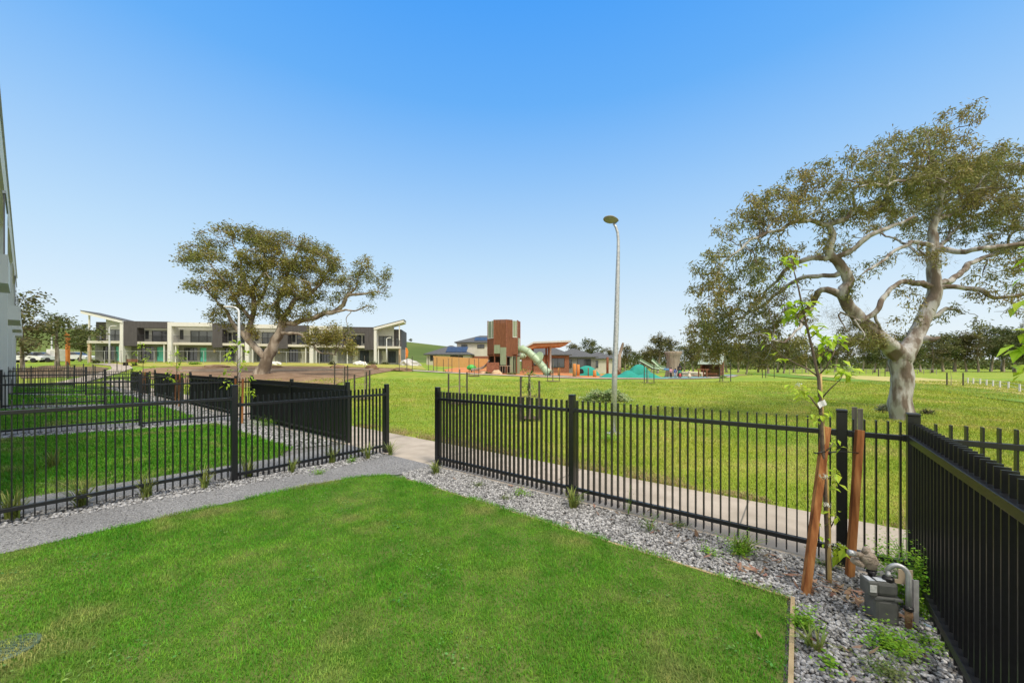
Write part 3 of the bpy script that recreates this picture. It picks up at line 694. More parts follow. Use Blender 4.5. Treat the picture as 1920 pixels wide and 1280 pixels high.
def leaf_cluster(cent, r, n, L, droop=.4, rr=rng):
    """broad folded leaves: two quads each, returned as list of 4-gons"""
    out = []
    for _ in range(n):
        c = np.array(cent) + rr.normal(0, r, 3)
        az = rr.uniform(0, 6.28); el = rr.uniform(-.9, .5) - droop * .4
        f = np.array([math.cos(az) * math.cos(el), math.sin(az) * math.cos(el), math.sin(el)])
        s = np.cross(f, [0, 0, 1]); s /= np.linalg.norm(s) + 1e-9; u = np.cross(s, f)
        l = L * rr.uniform(.6, 1.2); w = l * rr.uniform(.32, .45); dr = np.array([0, 0, -l * .15])
        b = c; m1 = c + f * l * .45; t = c + f * l + dr
        out.append([b, m1 + s * w * .75 + u * w * .25, t, m1]); out.append([b, m1, t, m1 - s * w * .75 + u * w * .25])
    return out
def sapling_ours():
    D = 2.68; base = Vector((gp(1553, 1092).x, gp(1553, 1092).y, 0)); base.z = g1(base.x, base.y)
    t = thing("young_sapling", "slender young tree with lime green leaves and white blossom tied between two stakes", "tree", base)
    def q(x, y, d=D): return px(x, y, d) - base
    mb = MB()
    mb.tube([(0, 0, -.03), q(1550, 1000), q(1546, 900), q(1540, 800), q(1535, 710), q(1522, 650), q(1510, 600), q(1497, 540), q(1483, 487)], [.013, .012, .012, .0115, .010, .008, .007, .005, .003], 8)
    for br in ([(1534, 706), (1515, 692), (1490, 680), (1468, 668), (1440, 640)], [(1533, 705), (1548, 690), (1562, 665), (1570, 645)], [(1538, 750), (1555, 730), (1575, 712), (1582, 700)], [(1515, 615), (1500, 600), (1490, 585)],
               [(1518, 635), (1535, 620), (1545, 612)], [(1538, 770), (1520, 745), (1500, 730)], [(1541, 850), (1555, 840), (1562, 830)], [(1546, 905), (1560, 890)], [(1550, 1000), (1562, 980), (1568, 965)]):
        pts = [q(x, y, D + .05 * math.sin(i * 2.1 + br[0][1])) for i, (x, y) in enumerate(br)]
        mb.tube(pts, np.linspace(.0055, .002, len(pts)), 6)
    mb.build("trunk", mat("sapling_bark", (.085, .06, .045), (.14, .105, .075), scale=30, rough=.8), t, True)
    V = []
    spots = [(1475, 487, 7, .10), (1490, 495, 4, .09), (1480, 522, 3, .08), (1484, 575, 8, .11), (1514, 572, 8, .11), (1484, 602, 7, .10), (1500, 590, 4, .08), (1527, 615, 9, .11), (1545, 638, 8, .11), (1568, 636, 9, .11), (1440, 634, 5, .09), (1467, 668, 4, .08),
             (1552, 662, 5, .08), (1583, 700, 12, .11), (1575, 690, 6, .10), (1500, 728, 6, .09), (1518, 735, 6, .08), (1485, 722, 4, .08), (1508, 745, 5, .08), (1545, 770, 5, .07), (1535, 782, 5, .07), (1520, 778, 3, .06), (1562, 832, 5, .07), (1560, 885, 6, .09), (1570, 910, 5, .09), (1565, 965, 6, .08), (1548, 985, 3, .06), (1572, 1030, 10, .11), (1535, 1010, 3, .06)]
    for x, y, n, L in spots: V += leaf_cluster(q(x, y, D + rng.uniform(-.05, .05)), .026, int(n * 1.6), L * .70)
    soup("foliage", np.array(V), 4, m_sapleaf, t)
    V = []
    for x, y, n in ((1590, 690, 60), (1598, 696, 30), (1544, 892, 45), (1551, 946, 45), (1500, 722, 14), (1560, 1022, 26), (1575, 1020, 16)):
        c = q(x, y, D - .04)
        for _ in range(n):
            v = rng.normal(0, 1, 3); v /= np.linalg.norm(v); p = np.array(c) + v * .026 * rng.uniform(.6, 1.1); a = np.cross(v, [0, 0, 1]) * .006; b = np.cross(v, a)
            V.append([p - a, p - b, p + a, p + b])
    soup("blossom", np.array(V), 4, m_flower, t)
    # swing tag
    mb = MB(); c = q(1541, 757, D - .06); w = np.array([.052, .01, .028]); h = np.array([-.018, .0, .036])
    Vt = [];
    for i in range(5):
        for j in range(4): Vt.append(np.array(c) + w * (i / 4 - .5) + h * (j / 3 - .5) + np.array([0, .008 * math.sin(i * 1.3), 0]))
    mb.add(Vt, [(i * 4 + j, i * 4 + j + 1, i * 4 + j + 5, i * 4 + j + 4) for i in range(4) for j in range(3)])
    tg = mb.build("tag", mat("paper_tag", (.62, .64, .64), (.7, .71, .71), rough=.5), t)
sapling_ours()
# black tie straps between the stakes
mb = MB(); D = 2.70
mb.tube([px(1526, 848, D), px(1540, 852, D), px(1552, 849, D), px(1570, 846, D + .03), px(1592, 847, D + .08), px(1612, 849, D + .12)], .004, 6)
mb.tube([px(1528, 850, D - .03), px(1545, 846, D - .03), px(1556, 848, D)], .004, 6)
mb.lathe([(.012, -.012), (.016, 0), (.012, .012)], 8, Matrix.Translation(px(1554, 849, D)))
tag(mb.build("tie_strap", m_frame, None, True), "black rubber tie linking the two reddish stakes", "tie")

# neighbour's sapling just outside the right edge
def sapling_right():
    base = at(1990, 2.3); t = thing("young_sapling", "young tree beyond the right fence whose lime leaves enter at the right edge", "tree", base)
    mb = MB(); mb.tube([(0, 0, -.03), (.0, 0, .8), (-.03, 0, 1.5), (-.08, 0, 2.4)], [.014, .012, .009, .003], 8)
    V = []
    for x, y, n, L in ((1922, 505, 6, .10), (1926, 520, 5, .1), (1922, 572, 6, .10), (1914, 645, 6, .10), (1925, 655, 6, .1), (1922, 694, 5, .09), (1935, 620, 5, .1), (1960, 560, 8, .1), (1950, 470, 8, .1), (1975, 420, 6, .1)):
        c = px(x - 4, y, 2.3) - base; V += leaf_cluster(c, .016, n, L * .95)
        mb.tube([(-.04 - .02 * (c.z - 1), 0, c.z - .1), c * .5 + Vector((-.02, 0, c.z * .5)), c], [.005, .004, .002], 6)
    mb.build("trunk", MATS["sapling_bark"], t, True); soup("foliage", np.array(V), 4, m_sapleaf, t)
sapling_right()

# ------------------------------------------------------------------ strappy plants and weeds
def strappy(c, h, n, spread, label, group="strappy plants at the foot of the left fence"):
    V = []
    for _ in range(n):
        az = rng.uniform(0, 6.28); L = h * rng.uniform(.55, 1.2); le = rng.uniform(.15, 1.0) * spread; w = rng.uniform(.004, .007)
        b = np.array([rng.normal(0, .02), rng.normal(0, .02), -.01]); f = np.array([math.cos(az), math.sin(az), 0]); s = np.array([-math.sin(az), math.cos(az), 0])
        pts = [b + f * le * L * (k ** 1.8) + np.array([0, 0, L * (k - .38 * le * k ** 3)]) for k in np.linspace(0, 1, 5)]
        ws = [w, w * 1.1, w, w * .7, .0004]
        for i in range(4): V.append([pts[i] - s * ws[i], pts[i] + s * ws[i], pts[i + 1] + s * ws[i + 1], pts[i + 1] - s * ws[i + 1]])
    o = soup("strappy_plant", np.array(V), 4, m_strap); o.location = c; return tag(o, label, "plant", group)
for (x, y, h, n, sp, lb) in ((24, 976, .30, 48, .8, "strappy plant at the far left end of the left fence"), (152, 953, .34, 42, 1.0, "second strappy plant along the left fence, with long arching blades"), (276, 936, .28, 34, .6, "narrow strappy plant in the middle of the near left fence bay"),
                             (383, 918, .27, 32, .7, "strappy plant just left of the fat fence post"), (466, 897, .30, 34, .6, "strappy plant just right of the fat fence post"), (547, 888, .20, 26, .8, "low strappy plant in the right bay of the left fence"),
                             (622, 870, .30, 36, .6, "strappy plant near the right end of the left fence"), (690, 862, .24, 30, .8, "weedy strappy plant close to the gate post"), (732, 855, .26, 36, .9, "strappy plant at the foot of the gate post"),
                             (100, 880, .26, 40, .5, "pale blue green tuft on the neighbouring lawn")):
    strappy(gp(x, y), h * 1.25, int(n * 1.3), sp * 1.1, lb)
for (x, y, h, n, sp, lb) in ((817, 890, .22, 60, .9, "green weed tuft at the foot of the gate side post"), (1525, 1222, .20, 26, 1.0, "grassy weed tuft beside the timber edging"), (1075, 955, .26, 60, .9, "bushy weed at the foot of the middle fence post"), (1390, 1040, .20, 60, 1.0, "grassy middle of the large fence weed")):
    strappy(gp(x, y), h, n, sp, lb, "weed tufts in the gravel")
def weed(x, y, r, h, n, label, L=.016, m=None, stems=6, c=None, flowers=0):
    c = gp(x, y) if c is None else c; V = []
    t = thing("weed", label, "plant", c, 0, "weeds growing in the gravel")
    mb = MB()
    for k in range(stems):
        az = rng.uniform(0, 6.28); rr = r * rng.uniform(.2, 1); tip = np.array([math.cos(az) * rr, math.sin(az) * rr, h * rng.uniform(.5, 1.1)])
        mb.tube([(0, 0, -.01), tuple(tip * np.array([.35, .35, .6])), tuple(tip)], [.0022, .0018, .001], 4)
        for _ in range(n // stems):
            u = rng.uniform(.15, 1.05); p = tip * np.array([u ** 1.4, u ** 1.4, u]) + rng.normal(0, .018 + .1 * r, 3) * np.array([1, 1, .6]); p[2] = max(p[2], .006)
            az2 = rng.uniform(0, 6.28); e = rng.uniform(-.4, .6); f = np.array([math.cos(az2) * math.cos(e), math.sin(az2) * math.cos(e), math.sin(e)]); s = np.cross(f, [0, 0, 1.0]); s /= np.linalg.norm(s)
            l = L * rng.uniform(.6, 1.4); w = l * .42; V.append([p, p + f * l * .5 + s * w, p + f * l, p + f * l * .5 - s * w])
    mb.build("stem", m_weed, t); soup("foliage", np.array(V), 4, m or m_weed, t)
    return t
m_weedd = mat("weed_dull", (.10, .16, .035), (.17, .20, .07), scale=5, rough=.6, island=.3, transl=.3)
weed(1702, 1140, .25, .42, 2600, "large bright green feathery weed behind the gas meter against the right fence", stems=14, L=.017)
weed(1735, 1165, .12, .30, 380, "tall arching weed leaning over the right fence bottom rail", stems=5, L=.015)
weed(1668, 1222, .17, .09, 1300, "low bright clover-like weed patch below the gas meter", stems=16, L=.014)
weed(1690, 1215, .05, .13, 60, "thin sprig in front of the brown riser pipe", stems=2, L=.014)
weed(1750, 1215, .11, .06, 420, "small clover-like weed patch near the right fence rail", stems=9, L=.013)
weed(1503, 1180, .10, .14, 520, "leafy weed growing on the timber edging", stems=8, L=.016)
weed(1560, 1258, .07, .05, 90, "small flat weed rosette in the bottom gravel", stems=6, L=.022)
weed(1660, 1272, .14, .08, 520, "weed patch at the bottom edge of the gravel", stems=9, L=.014, m=m_weedd)
weed(1690, 1062, .16, .26, 700, "leggy weed between regulator and fence corner", stems=9, L=.014, m=m_weed)
weed(1545, 1065, .12, .07, 300, "ground weed around the bamboo cane", stems=9, L=.014, m=m_weedd)
weed(1385, 1045, .17, .17, 800, "large soft green weed in front of the right half of the front fence", stems=14, L=.013)
weed(1330, 1045, .10, .08, 260, "low green weed left of the large fence weed", stems=7, L=.013)
weed(1218, 1000, .12, .20, 320, "grey green weed against the fence, right of the middle post", stems=9, L=.012, m=m_weedd)
weed(1178, 968, .07, .36, 130, "thin tall flowering weed leaning on the fence rail", stems=4, L=.010, m=m_weedd)
weed(1270, 990, .14, .07, 260, "low weed patch under the fence rail", stems=8, L=.014, m=m_weedd)
weed(1080, 950, .12, .14, 300, "dull weed round the foot of the middle fence post", stems=8, L=.013, m=m_weedd)
weed(975, 930, .15, .07, 260, "small weed patch in the gravel before the front fence", stems=8, L=.016)
weed(895, 913, .12, .06, 200, "tiny weed patch in the gravel near the gate side", stems=7, L=.016, m=m_weedd)
weed(945, 938, .12, .05, 160, "dark green weed sprout in the front gravel", stems=6, L=.015, m=m_weedd)
weed(600, 892, .12, .07, 220, "weedy tuft by the path under the left fence", stems=7, L=.018)
weed(660, 868, .12, .12, 240, "green weeds under the right bay of the left fence", stems=8, L=.018)
weed(500, 800, .5, .22, 700, "weeds growing behind the left fence in the gravel of the next yard", stems=20, L=.03)
weed(1140, 826, .35, .10, 700, "ring of darker grass weeds at the foot of the lamp pole", stems=16, L=.03, m=m_weed)
# pale ground cover shrub
def shrub(x, y, r, h, n, label, m, L=.09, d=None):
    c = gp(x, y) if d is None else at(x, d); t = thing("shrub", label, "shrub", c); V = []
    q = rng.normal(0, 1, (n, 3)); q /= np.linalg.norm(q, axis=1)[:, None]; q *= (rng.uniform(.5, 1.05, n) ** .4)[:, None]; q[:, 2] = np.abs(q[:, 2])
    bump_ = np.array([.75 + .5 * mnoise.noise(Vector(v * 2.2 + np.array([x, y, 0]))) for v in q]); q *= bump_[:, None]
    P = q * np.array([r, r * .6, h]); az = rng.uniform(0, 6.28, n); el = rng.uniform(-.7, .9, n)
    f = np.stack([np.cos(az) * np.cos(el), np.sin(az) * np.cos(el), np.sin(el)], 1); s = np.cross(f, [0, 0, 1.0]); s /= np.linalg.norm(s, axis=1)[:, None] + 1e-9
    l = (L * rng.uniform(.6, 1.3, n))[:, None]; w = l * .3
    soup("foliage", np.stack([P, P + f * l * .5 + s * w, P + f * l, P + f * l * .5 - s * w], 1), 4, m, t)
    mb = MB()
    for k in range(7):
        az = k * .9; mb.tube([(0, 0, -.03), (r * .3 * math.cos(az), r * .2 * math.sin(az), h * .35), (r * .6 * math.cos(az), r * .4 * math.sin(az), h * .6)], [.02, .015, .008], 5)
    mb.build("stem", m_bark2, t); return t
m_palesh = mat("pale_shrub_leaf", (.24, .36, .12), (.42, .48, .25), scale=3, rough=.7, island=.35, transl=.3)
shrub(1140, 752, 1.25, .62, 3200, "pale green low shrub with whitish leaves beside the lamp pole", m_palesh, .11)
m_greysh = mat("grey_shrub_leaf", (.17, .20, .12), (.26, .28, .19), scale=3, rough=.7, island=.35, transl=.3)
shrub(1660, 772, .42, .36, 700, "small grey green bush left of the big gum trunk", m_greysh, .07)
shrub(1738, 778, .24, .26, 360, "small dark green bush right of the big gum trunk", m_leafd, .06)

# drain lid in the lawn
c = gp(14, 1226); t = thing("pit_lid", "grey green round pit lid sunk in the lawn at the lower left corner", "lid", (c.x, c.y, c.z + .03))
m_lid = mat("lid_plastic", (.045, .085, .05), (.085, .13, .085), scale=14, rough=.6)
mb = MB(); mb.lathe([(.115, -.02), (.118, 0), (.112, .006), (.098, .006), (.098, .001), (.001, .001)], 32); mb.build("rim", m_lid, t)
mb = MB()
for k in range(-4, 5):
    w = math.sqrt(max(0, .094 ** 2 - (k * .021) ** 2)); mb.box(-w, w, k * .021 - .0035, k * .021 + .0035, .0012, .0062); 
for k in range(-3, 4):
    w = math.sqrt(max(0, .094 ** 2 - (k * .026) ** 2)); mb.box(k * .026 - .003, k * .026 + .003, -w, w, .0012, .0056)
mb.build("grating", m_lid, t)
# two dark stakes near the big gum tree
for i, (x, y0, y1, lb) in enumerate(((1602, 842, 763, "left of two thick dark stakes standing near the big gum trunk"), (1613, 846, 766, "right of two thick dark stakes standing near the big gum trunk"))):
    b = gp(x, y0); stake(b, px(x, y1, b.y), lb, "dark stakes near the gum trunk", .075, mat("grey_timber", (.10, .09, .08), (.17, .155, .14), scale=10, rough=.85, stretch=(1, 1, .15)))

# ------------------------------------------------------------------ trees
def grow(limbs, A, step, di, dk, wig, maxit=160, rs=None, gn=(0, 1)):
    """space colonisation. limbs: list of [(pos,r),...]; each starts at the nearest existing node"""
    rs = rs or np.random.default_rng(3)
    pos = []; par = []; fix = []
    for L in limbs:
        pts = [np.array(p, float) for p, r in L]; rr = [r for p, r in L]
        if pos:
            dd = np.linalg.norm(np.array(pos) - pts[0], axis=1); last = int(np.argmin(dd))
        else:
            pos.append(pts[0]); par.append(-1); fix.append(rr[0]); last = 0
        # smooth path (Catmull-Rom)
        Q = [pts[0]] + pts + [2 * pts[-1] - pts[-2]]
        for i in range(len(pts) - 1):
            p0, p1, p2, p3 = (Q[i], Q[i + 1], Q[i + 2], Q[i + 3]); n = max(1, int(np.linalg.norm(p2 - p1) / step))
            for k in range(1, n + 1):
                t = k / n
                p = .5 * ((2 * p1) + (-p0 + p2) * t + (2 * p0 - 5 * p1 + 4 * p2 - p3) * t * t + (-p0 + 3 * p1 - 3 * p2 + p3) * t ** 3)
                p = p + rs.normal(0, .07, 3) * step
                if gn[0]: p = p + np.array(mnoise.noise_vector(Vector(p * gn[1]))) * gn[0] * min(1, len(pos) / 12) * (1.0 if rr[i] < gn[2] else .3)
                pos.append(p); par.append(last); last = len(pos) - 1; fix.append(rr[i] + (rr[i + 1] - rr[i]) * t)
    pos = [np.array(p) for p in pos]
    P = np.array(pos); nf = len(P)
    D = np.linalg.norm(A[:, None, :] - P[None], axis=2) if len(A) * nf < 3e7 else None
    near = D.argmin(1); nd = D.min(1); alive = np.ones(len(A), bool)
    seen = set()
    for it in range(maxit):
        act = alive & (nd < di)
        if not act.any(): break
        ids = near[act]; vec = A[act] - np.array(pos)[ids]; vec /= np.linalg.norm(vec, axis=1)[:, None] + 1e-9
        un, inv = np.unique(ids, return_inverse=True); s = np.zeros((len(un), 3)); np.add.at(s, inv, vec)
        new = []
        for k, u in enumerate(un):
            v = s[k] / (np.linalg.norm(s[k]) + 1e-9) + rs.normal(0, wig, 3); v /= np.linalg.norm(v) + 1e-9
            p = pos[u] + v * step
            if np.min(np.sum((A - p) ** 2, axis=1)) > (di * .45) ** 2: continue
            key = tuple(np.round(p / (step * .45)).astype(int))
            if key in seen: continue
            seen.add(key); new.append((p, u))
        if not new: break
        n0 = len(pos)
        for p, u in new: pos.append(p); par.append(int(u)); fix.append(0)
        NP = np.array([p for p, _ in new]); DD = np.linalg.norm(A[:, None, :] - NP[None], axis=2)
        j = DD.argmin(1); m = DD[np.arange(len(A)), j]; b = m < nd; near[b] = n0 + j[b]; nd[b] = m[b]
        alive &= nd > dk
    return np.array(pos), np.array(par), np.array(fix)
def radii(par, fix, r0, p=2.3, cap=.9):
    n = len(par); acc = np.zeros(n); r = np.zeros(n)
    for i in range(n - 1, -1, -1):
        v = acc[i] ** (1 / p) if acc[i] > 0 else r0
        if fix[i] > 0: v = fix[i]
        r[i] = v
        if par[i] >= 0 and fix[i] == 0: acc[par[i]] += v ** p
    for i in range(n):                                   # children never thicker than their parent
        if par[i] >= 0 and fix[i] == 0: r[i] = min(r[i], r[par[i]] * (cap if fix[par[i]] == 0 else .62))
    return np.maximum(r, r0)
def side_limbs(limbs, A, n, r1, r2, wig, rs, skip=1, dmin=.4, dmax=9):
    # crooked secondary branches from the hand laid limbs toward random parts of the crown
    C = []; Rr = []
    for L in limbs[skip:]:
        for (p, a), (q, b) in zip(L[:-1], L[1:]):
            for k in range(5):
                C.append(np.array(p) + (np.array(q) - np.array(p)) * k / 5); Rr.append(a + (b - a) * k / 5)
    C = np.array(C); Rr = np.array(Rr); out = []
    for T in A[rs.permutation(len(A))]:
        if len(out) >= n: break
        d = np.linalg.norm(C - T, axis=1); w = d + 2.0 * dmin * (Rr < r2 * 1.5); j = int(np.argmin(w)); L = d[j]
        if L < dmin or L > dmax: continue
        ra = min(Rr[j] * .6, r1); ax = (T - C[j]) / L; m = max(3, int(L / (dmin * .5))); pts = [(tuple(C[j]), ra)]
        off = np.zeros(3)
        for k in range(1, m + 1):
            t = k / m; off = off * .5 + rs.normal(0, wig, 3) * L / m * 1.3; o2 = off - ax * np.dot(off, ax)
            p = C[j] + (T - C[j]) * t + o2 * (1 - t ** 3) + np.array([0, 0, .16 * L * math.sin(math.pi * t)]); pts.append((tuple(p), ra + (r2 - ra) * t))
        out.append(pts)
    return out
def tipdist(par):
    n = len(par); h = np.zeros(n, int)
    for i in range(n - 1, -1, -1):
        if par[i] >= 0: h[par[i]] = max(h[par[i]], h[i] + 1)
    return h
def branch_mesh(pos, par, r, rough=0.0, lod=1.0, minr=0.0):
    n = len(pos); ch = [[] for _ in range(n)]
    for i in range(n):
        if par[i] >= 0: ch[par[i]].append(i)
    mb = MB(); starts = [(0, -1)]
    while starts:
        i, p = starts.pop(); chain = [p] if p >= 0 else []; k = i
        while True:
            chain.append(k); c = ch[k]
            if not c: break
            c = sorted(c, key=lambda q: -r[q]); 
            for q in c[1:]: starts.append((q, k))
            k = c[0]
        if len(chain) < 2: continue
        rr = np.array([r[q] for q in chain]); 
        if p >= 0: rr[0] = min(rr[0], rr[1] * 1.25)
        if rr.max() < minr: continue
        big = rr.max(); sides = 16 if big > .25 * lod else 10 if big > .08 * lod else 6 if big > .03 * lod else 4
        rr[-1] *= .5
        P = pos[chain]
        mb.tube(P, rr, sides, True, rough if big > .05 else 0)
    return mb
def gum_leaves(name, pos, r, thr, per, blob, L, W, m, parent, rs, droop=.8, terminal=None, sel=1.0, subset=None):
    ids = np.where(r < thr)[0]
    if sel < 1: ids = ids[rs.random(len(ids)) < sel]
    c = np.repeat(pos[ids], per, axis=0); n = len(c)
    off = rs.normal(0, blob, (n, 3)); off[:, 2] -= blob * .25; c = c + off
    az = rs.uniform(0, 6.28, n); el = -np.abs(rs.normal(droop, .5, n)) + .25
    f = np.stack([np.cos(az) * np.cos(el), np.sin(az) * np.cos(el), np.sin(el)], 1)
    s = np.cross(f, rs.normal(0, 1, (n, 3))); s /= np.linalg.norm(s, axis=1)[:, None] + 1e-9
    l = (L * rs.uniform(.55, 1.3, n))[:, None]; w = (W * rs.uniform(.7, 1.3, n))[:, None]
    return soup(name, np.stack([c, c + f * l * .45 + s * w * .5, c + f * l, c + f * l * .45 - s * w * .5], 1), 4, m, parent)
def lobes_to_attr(lobes, rs, dens):
    out = []
    for (x, y, z, rx, ry, rz) in lobes:
        n = max(4, int(dens * rx * ry * rz * 4.19))
        v = rs.normal(0, 1, (n, 3)); v /= np.linalg.norm(v, axis=1)[:, None]; v *= (rs.uniform(0, 1, n) ** (1 / 2.2))[:, None]
        out.append(v * np.array([rx, ry, rz]) + np.array([x, y, z]))
    return np.concatenate(out)

# --- the big gnarled gum on the right
def big_gum():
    D = 10.6; base = gp(1695, 789); D = base.y; rs = np.random.default_rng(11)
    t = thing("gum_tree", "huge gnarled gum tree with mottled grey and white trunk at right", "tree", base)
    s = D / F
    def q(x, y, dy=0.0):
        d = D + dy; v = px(x, y, d); return (v.x - base.x, v.y - base.y, v.z - base.z)
    def lim(pts): return [(q(p[0], p[1], p[2]), p[3]) for p in pts]
    limbs = [
        lim([(1697, 800, 0, .46), (1694, 780, 0, .36), (1690, 745, 0, .315), (1690, 705, 0, .30), (1691, 668, 0, .34)]),
        lim([(1690, 672, 0, .31), (1660, 643, -.1, .25), (1625, 612, -.2, .215), (1594, 575, -.25, .19), (1580, 548, -.3, .175), (1590, 528, -.3, .165), (1577, 502, -.3, .145), (1556, 478, -.35, .13)]),
        lim([(1692, 665, 0, .32), (1714, 632, .1, .26), (1735, 590, .15, .22), (1750, 558, .2, .2), (1753, 530, .2, .19), (1749, 490, .25, .165), (1750, 452, .3, .135), (1757, 415, .3, .11), (1763, 380, .3, .095), (1764, 345, .3, .07), (1745, 305, .2, .05), (1772, 250, .2, .03)]),
        lim([(1556, 478, -.35, .115), (1553, 468, -.4, .11), (1562, 440, -.45, .095), (1556, 424, -.5, .09), (1590, 406, -.5, .08), (1601, 390, -.4, .07), (1636, 400, -.2, .05), (1660, 380, 0, .03)]),
        lim([(1556, 424, -.5, .07), (1526, 417, -.6, .055), (1495, 413, -.8, .05), (1468, 430, -.9, .045), (1438, 438, -1.0, .04), (1405, 455, -1.2, .034), (1378, 475, -1.3, .028), (1348, 508, -1.4, .02)]),
        lim([(1438, 438, -1.0, .03), (1455, 410, -.8, .028), (1482, 395, -.6, .02), (1490, 368, -.5, .014)]),
        lim([(1556, 480, -.35, .09), (1522, 484, -.2, .075), (1491, 492, 0, .06), (1462, 520, .3, .05), (1430, 555, .6, .035), (1395, 590, .9, .025)]),
        lim([(1562, 484, -.35, .085), (1600, 465, -.6, .075), (1640, 437, -.8, .06), (1682, 420, -.9, .045), (1722, 402, -.8, .03)]),
        lim([(1582, 552, -.3, .12), (1545, 545, -.1, .10), (1522, 572, .2, .085), (1490, 592, .6, .07), (1462, 600, 1.0, .06), (1442, 618, 1.4, .05), (1400, 625, 2.0, .035), (1350, 640, 2.6, .02)]),
        lim([(1572, 515, -.3, .085), (1532, 518, .1, .07), (1490, 526, .5, .06), (1452, 558, .9, .05), (1400, 590, 1.3, .035), (1350, 612, 1.7, .02)]),
        lim([(1522, 572, .2, .05), (1500, 610, -.3, .04), (1470, 640, -.6, .03), (1440, 640, -.8, .018)]),
        lim([(1748, 535, .2, .105), (1716, 531, .0, .088), (1690, 531, -.2, .078), (1656, 556, -.4, .07), (1642, 580, -.5, .062), (1612, 606, -.35, .055)]),
        lim([(1642, 580, -.5, .04), (1646, 606, -.4, .032), (1660, 632, -.2, .02)]),
        lim([(1756, 540, .2, .10), (1790, 539, .0, .082), (1838, 545, -.3, .066), (1866, 560, -.5, .05), (1900, 556, -.7, .04), (1950, 545, -.9, .025)]),
        lim([(1752, 533, .2, .12), (1778, 527, .5, .105), (1802, 510, .8, .09), (1832, 488, 1.1, .08), (1880, 470, 1.4, .065), (1945, 450, 1.8, .045), (2010, 440, 2.0, .03)]),
        lim([(1750, 468, .25, .10), (1790, 470, -.2, .085), (1830, 468, -.6, .075), (1866, 460, -.8, .065), (1925, 455, -1.0, .05), (1990, 445, -1.2, .03)]),
        lim([(1748, 462, .25, .07), (1705, 457, -.2, .055), (1668, 476, -.5, .045), (1642, 498, -.7, .035), (1618, 512, -.8, .022)]),
        lim([(1757, 415, .3, .06), (1790, 400, .8, .05), (1825, 380, 1.2, .04), (1880, 350, 1.6, .025)]),
        lim([(1764, 350, .3, .05), (1720, 340, -.6, .04), (1660, 345, -1.2, .03), (1600, 350, -1.5, .02)]),
        lim([(1735, 595, .15, .09), (1758, 592, .1, .065), (1776, 580, .1, .05), (1800, 583, .1, .03)]),
        lim([(1716, 640, .1, .16), (1738, 634, -.15, .12), (1752, 634, -.3, .09), (1762, 631, -.36, .05)]),
        lim([(1752, 500, .25, .06), (1730, 480, 1.2, .05), (1690, 455, 2.2, .04), (1640, 430, 3.0, .025)]),
        lim([(1750, 470, .25, .07), (1775, 450, 1.6, .055), (1800, 425, 2.8, .04), (1840, 400, 3.6, .025)]),
    ]
